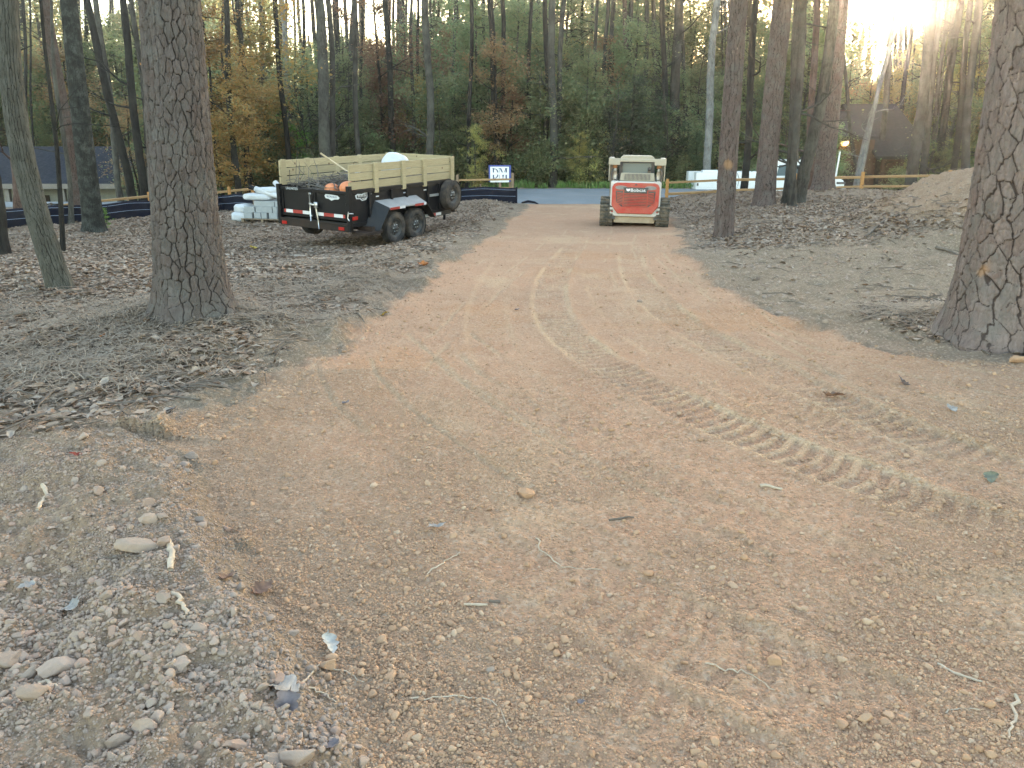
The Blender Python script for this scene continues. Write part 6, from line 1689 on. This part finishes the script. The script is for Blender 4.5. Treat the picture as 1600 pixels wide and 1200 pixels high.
def cabin():
    D = 41.0; x0 = at(1303, 290, D).x; x1 = at(1434, 290, D).x; ze = at(1400, 247, D).z; zt = at(1400, 166, D+5).z; zl = float(H((x0+x1)/2, D))
    T = empty('cabin', (x0, D, zl)); tag(T, 'dark brown wooden cabin with a big roof behind the rail fence, right of the sun', 'house')
    W = x1-x0; he, hr = ze-zl, zt-zl
    MB().box(0, W*.42, 0, 6, 0, he+.9).build('wall', M['cabin_wall'], T)
    MB().box(W*.42, W, 1.8, 6, 0, he).build('wall', M['cabin_wall'], T)
    bt = MB()
    for i in range(9): bt.box(.08+i*.19, .11+i*.19, -.03, 0, 0, he+.9)
    bt.build('batten', M['cabin_wall'], T)
    MB().box(-.05, W*.43, -.06, -.031, 1.05, 1.13).build('trim', M['cabin_roof'], T)
    rf = MB(); rf.prism([(-.6,he-.05),(-.6,he+.10),(4.5,hr+.1),(4.5,hr-.05)], 'x', W*.40, W+.4); rf.prism([(9.2,he-.05),(9.2,he+.1),(4.5,hr+.1),(4.5,hr-.05)], 'x', W*.40, W+.4)
    rf.prism([(-.5,he+.95),(-.5,he+1.05),(4,hr-.3),(4,hr-.4)], 'x', -.3, W*.40)
    rf.build('roof', M['cabin_roof'], T)
    for x in (W*.50, W*.72, W*.97): MB().box(x, x+.14, -.35, -.21, 0, he).build('porch_post', M['cabin_wall'], T)
    d = MB().box(.30, .95, -.045, -.005, 0, 1.6).build('door', M['dark_gap'], T)
    MB().box(.24, .30, -.05, 0, 0, 1.66).build('frame', M['fascia'], d)
    l = at(1320, 223, D-.25); s = 5.6/F*D
    lp = MB().lathe([(0,-s*.9),(s*.55,-s*.75),(s*.95,-s*.2),(s,.1*s),(s*.9,s*.5),(0,s*.5)], (l.x-x0, -.25, l.z-zl), 'z', 20).build('wall_lamp', M['lamp_glow'], T, True)
    MB().lathe([(s*1.15,s*.35),(s*1.2,s*.55),(s*.5,s*1.0),(0,s*1.05)], (l.x-x0, -.25, l.z-zl), 'z', 20).build('lamp_hood', M['dark_gap'], lp, True)
    MB().box(l.x-x0-.03, l.x-x0+.03, -.25, 0, l.z-zl+s*.8, l.z-zl+s*.9).build('lamp_arm', M['dark_gap'], lp)
cabin()

def pale_shed():
    D = 52.0; a = at(731, 268, D); b = at(772, 257, D); z = a.z-1.3
    T = empty('shed', (a.x, D, z)); tag(T, 'pale blue-grey low building showing left of the white sign', 'shed')
    w = b.x-a.x; h = b.z-z
    MB().prism([(0,h-.62),(0,h-.5),(3,h+.05),(3,h-.07)], 'x', -.2, w).build('roof', M['pale_roof'], T)
    MB().box(0, w-.1, .3, 4, 0, h-.6).build('wall', M['grey_siding'], T)
    MB().box(.3, .5, .26, .3, 0, h-.7).build('post', M['pale_roof'], T); MB().box(1.0, 1.7, .27, .3, .1, h-.75).build('door', M['dark_gap'], T)
pale_shed()
SKY, SUNE, EXPO, HAZE, HAZE_G, AUR1, AUR2 = .15, 3.0, 3.17, .0010, .9, 60, .2
# ------------------------------------------------------------------ light, sky, air, camera
sc = bpy.context.scene
SUN = Vector((.4606, 1.0918, .1424)).normalized()
EL, AZ = math.asin(SUN.z), math.atan2(SUN.x, SUN.y)
w = bpy.data.worlds.new('World'); sc.world = w; w.use_nodes = True
nt = w.node_tree; bg = nt.nodes['Background']
sky = nt.nodes.new('ShaderNodeTexSky'); sky.sky_type = 'NISHITA'; sky.sun_disc = False
sky.sun_elevation = EL; sky.sun_rotation = AZ; sky.altitude = 150; sky.air_density = 1.0; sky.dust_density = 1.3; sky.ozone_density = .3
nt.links.new(sky.outputs[0], bg.inputs[0]); bg.inputs[1].default_value = SKY
# bright aureole of the low sun in the hazy sky
tc = nt.nodes.new('ShaderNodeTexCoord'); dp = nt.nodes.new('ShaderNodeVectorMath'); dp.operation = 'DOT_PRODUCT'
nt.links.new(tc.outputs['Generated'], dp.inputs[0]); dp.inputs[1].default_value = SUN
def m(op, a, b):
    q = nt.nodes.new('ShaderNodeMath'); q.operation = op
    for i, v in enumerate((a, b)):
        if isinstance(v, (int, float)): q.inputs[i].default_value = v
        else: nt.links.new(v, q.inputs[i])
    return q.outputs[0]
c0 = m('MAXIMUM', dp.outputs['Value'], 0.0)
lobe = m('ADD', m('MULTIPLY', m('POWER', c0, 4500.0), AUR1), m('MULTIPLY', m('POWER', c0, 220.0), AUR2))
bg2 = nt.nodes.new('ShaderNodeBackground'); bg2.inputs[0].default_value = (1, .74, .42, 1); nt.links.new(lobe, bg2.inputs[1])
ad = nt.nodes.new('ShaderNodeAddShader'); nt.links.new(bg.outputs[0], ad.inputs[0]); nt.links.new(bg2.outputs[0], ad.inputs[1])
nt.links.new(ad.outputs[0], nt.nodes['World Output'].inputs[0])

sl = bpy.data.lights.new('sun', 'SUN'); sl.energy = SUNE; sl.angle = R(.5); sl.color = (1, .80, .55)
so = bpy.data.objects.new('sun', sl); C.objects.link(so); so.rotation_euler = (-SUN).to_track_quat('-Z', 'Y').to_euler(); so.location = (20, 50, 20)

if HAZE:
    hz = MB().box(-130, 150, -45, 425, -12, 32).build('haze', None)
    t = bpy.data.materials.new('haze'); t.use_nodes = True; t.node_tree.nodes.clear()
    ou = t.node_tree.nodes.new('ShaderNodeOutputMaterial'); pv = t.node_tree.nodes.new('ShaderNodeVolumePrincipled')
    pv.inputs['Color'].default_value = (.92, .90, .88, 1); pv.inputs['Density'].default_value = HAZE; pv.inputs['Anisotropy'].default_value = HAZE_G
    t.node_tree.links.new(pv.outputs[0], ou.inputs['Volume']); hz.data.materials.append(t)
    tag(hz, 'thin evening haze hanging among the trees', 'haze', kind='stuff')

cam = bpy.data.cameras.new('camera'); cam.sensor_width = 36; cam.lens = 36*F/1600; cam.clip_end = 3000; cam.clip_start = .05
co = bpy.data.objects.new('camera', cam); C.objects.link(co); co.location = (0, 0, EYE); co.rotation_euler = (math.pi/2-PITCH, 0, 0)
sc.camera = co
sc.render.engine = 'CYCLES'
cy = sc.cycles; cy.max_bounces = 6; cy.diffuse_bounces = 3; cy.glossy_bounces = 2; cy.transmission_bounces = 3; cy.transparent_max_bounces = 4; cy.volume_bounces = 0
cy.caustics_reflective = False; cy.caustics_refractive = False; cy.sample_clamp_indirect = 4
cy.use_denoising = True; cy.denoiser = 'OPENIMAGEDENOISE'; cy.denoising_input_passes = 'RGB_ALBEDO_NORMAL'; cy.denoising_prefilter = 'ACCURATE'
cy.use_adaptive_sampling = True; cy.adaptive_threshold = .01
vs = sc.view_settings; sc.display_settings.display_device = 'sRGB'; vs.view_transform = 'Standard'; vs.look = 'None'; vs.gamma = 1; vs.exposure = EXPO
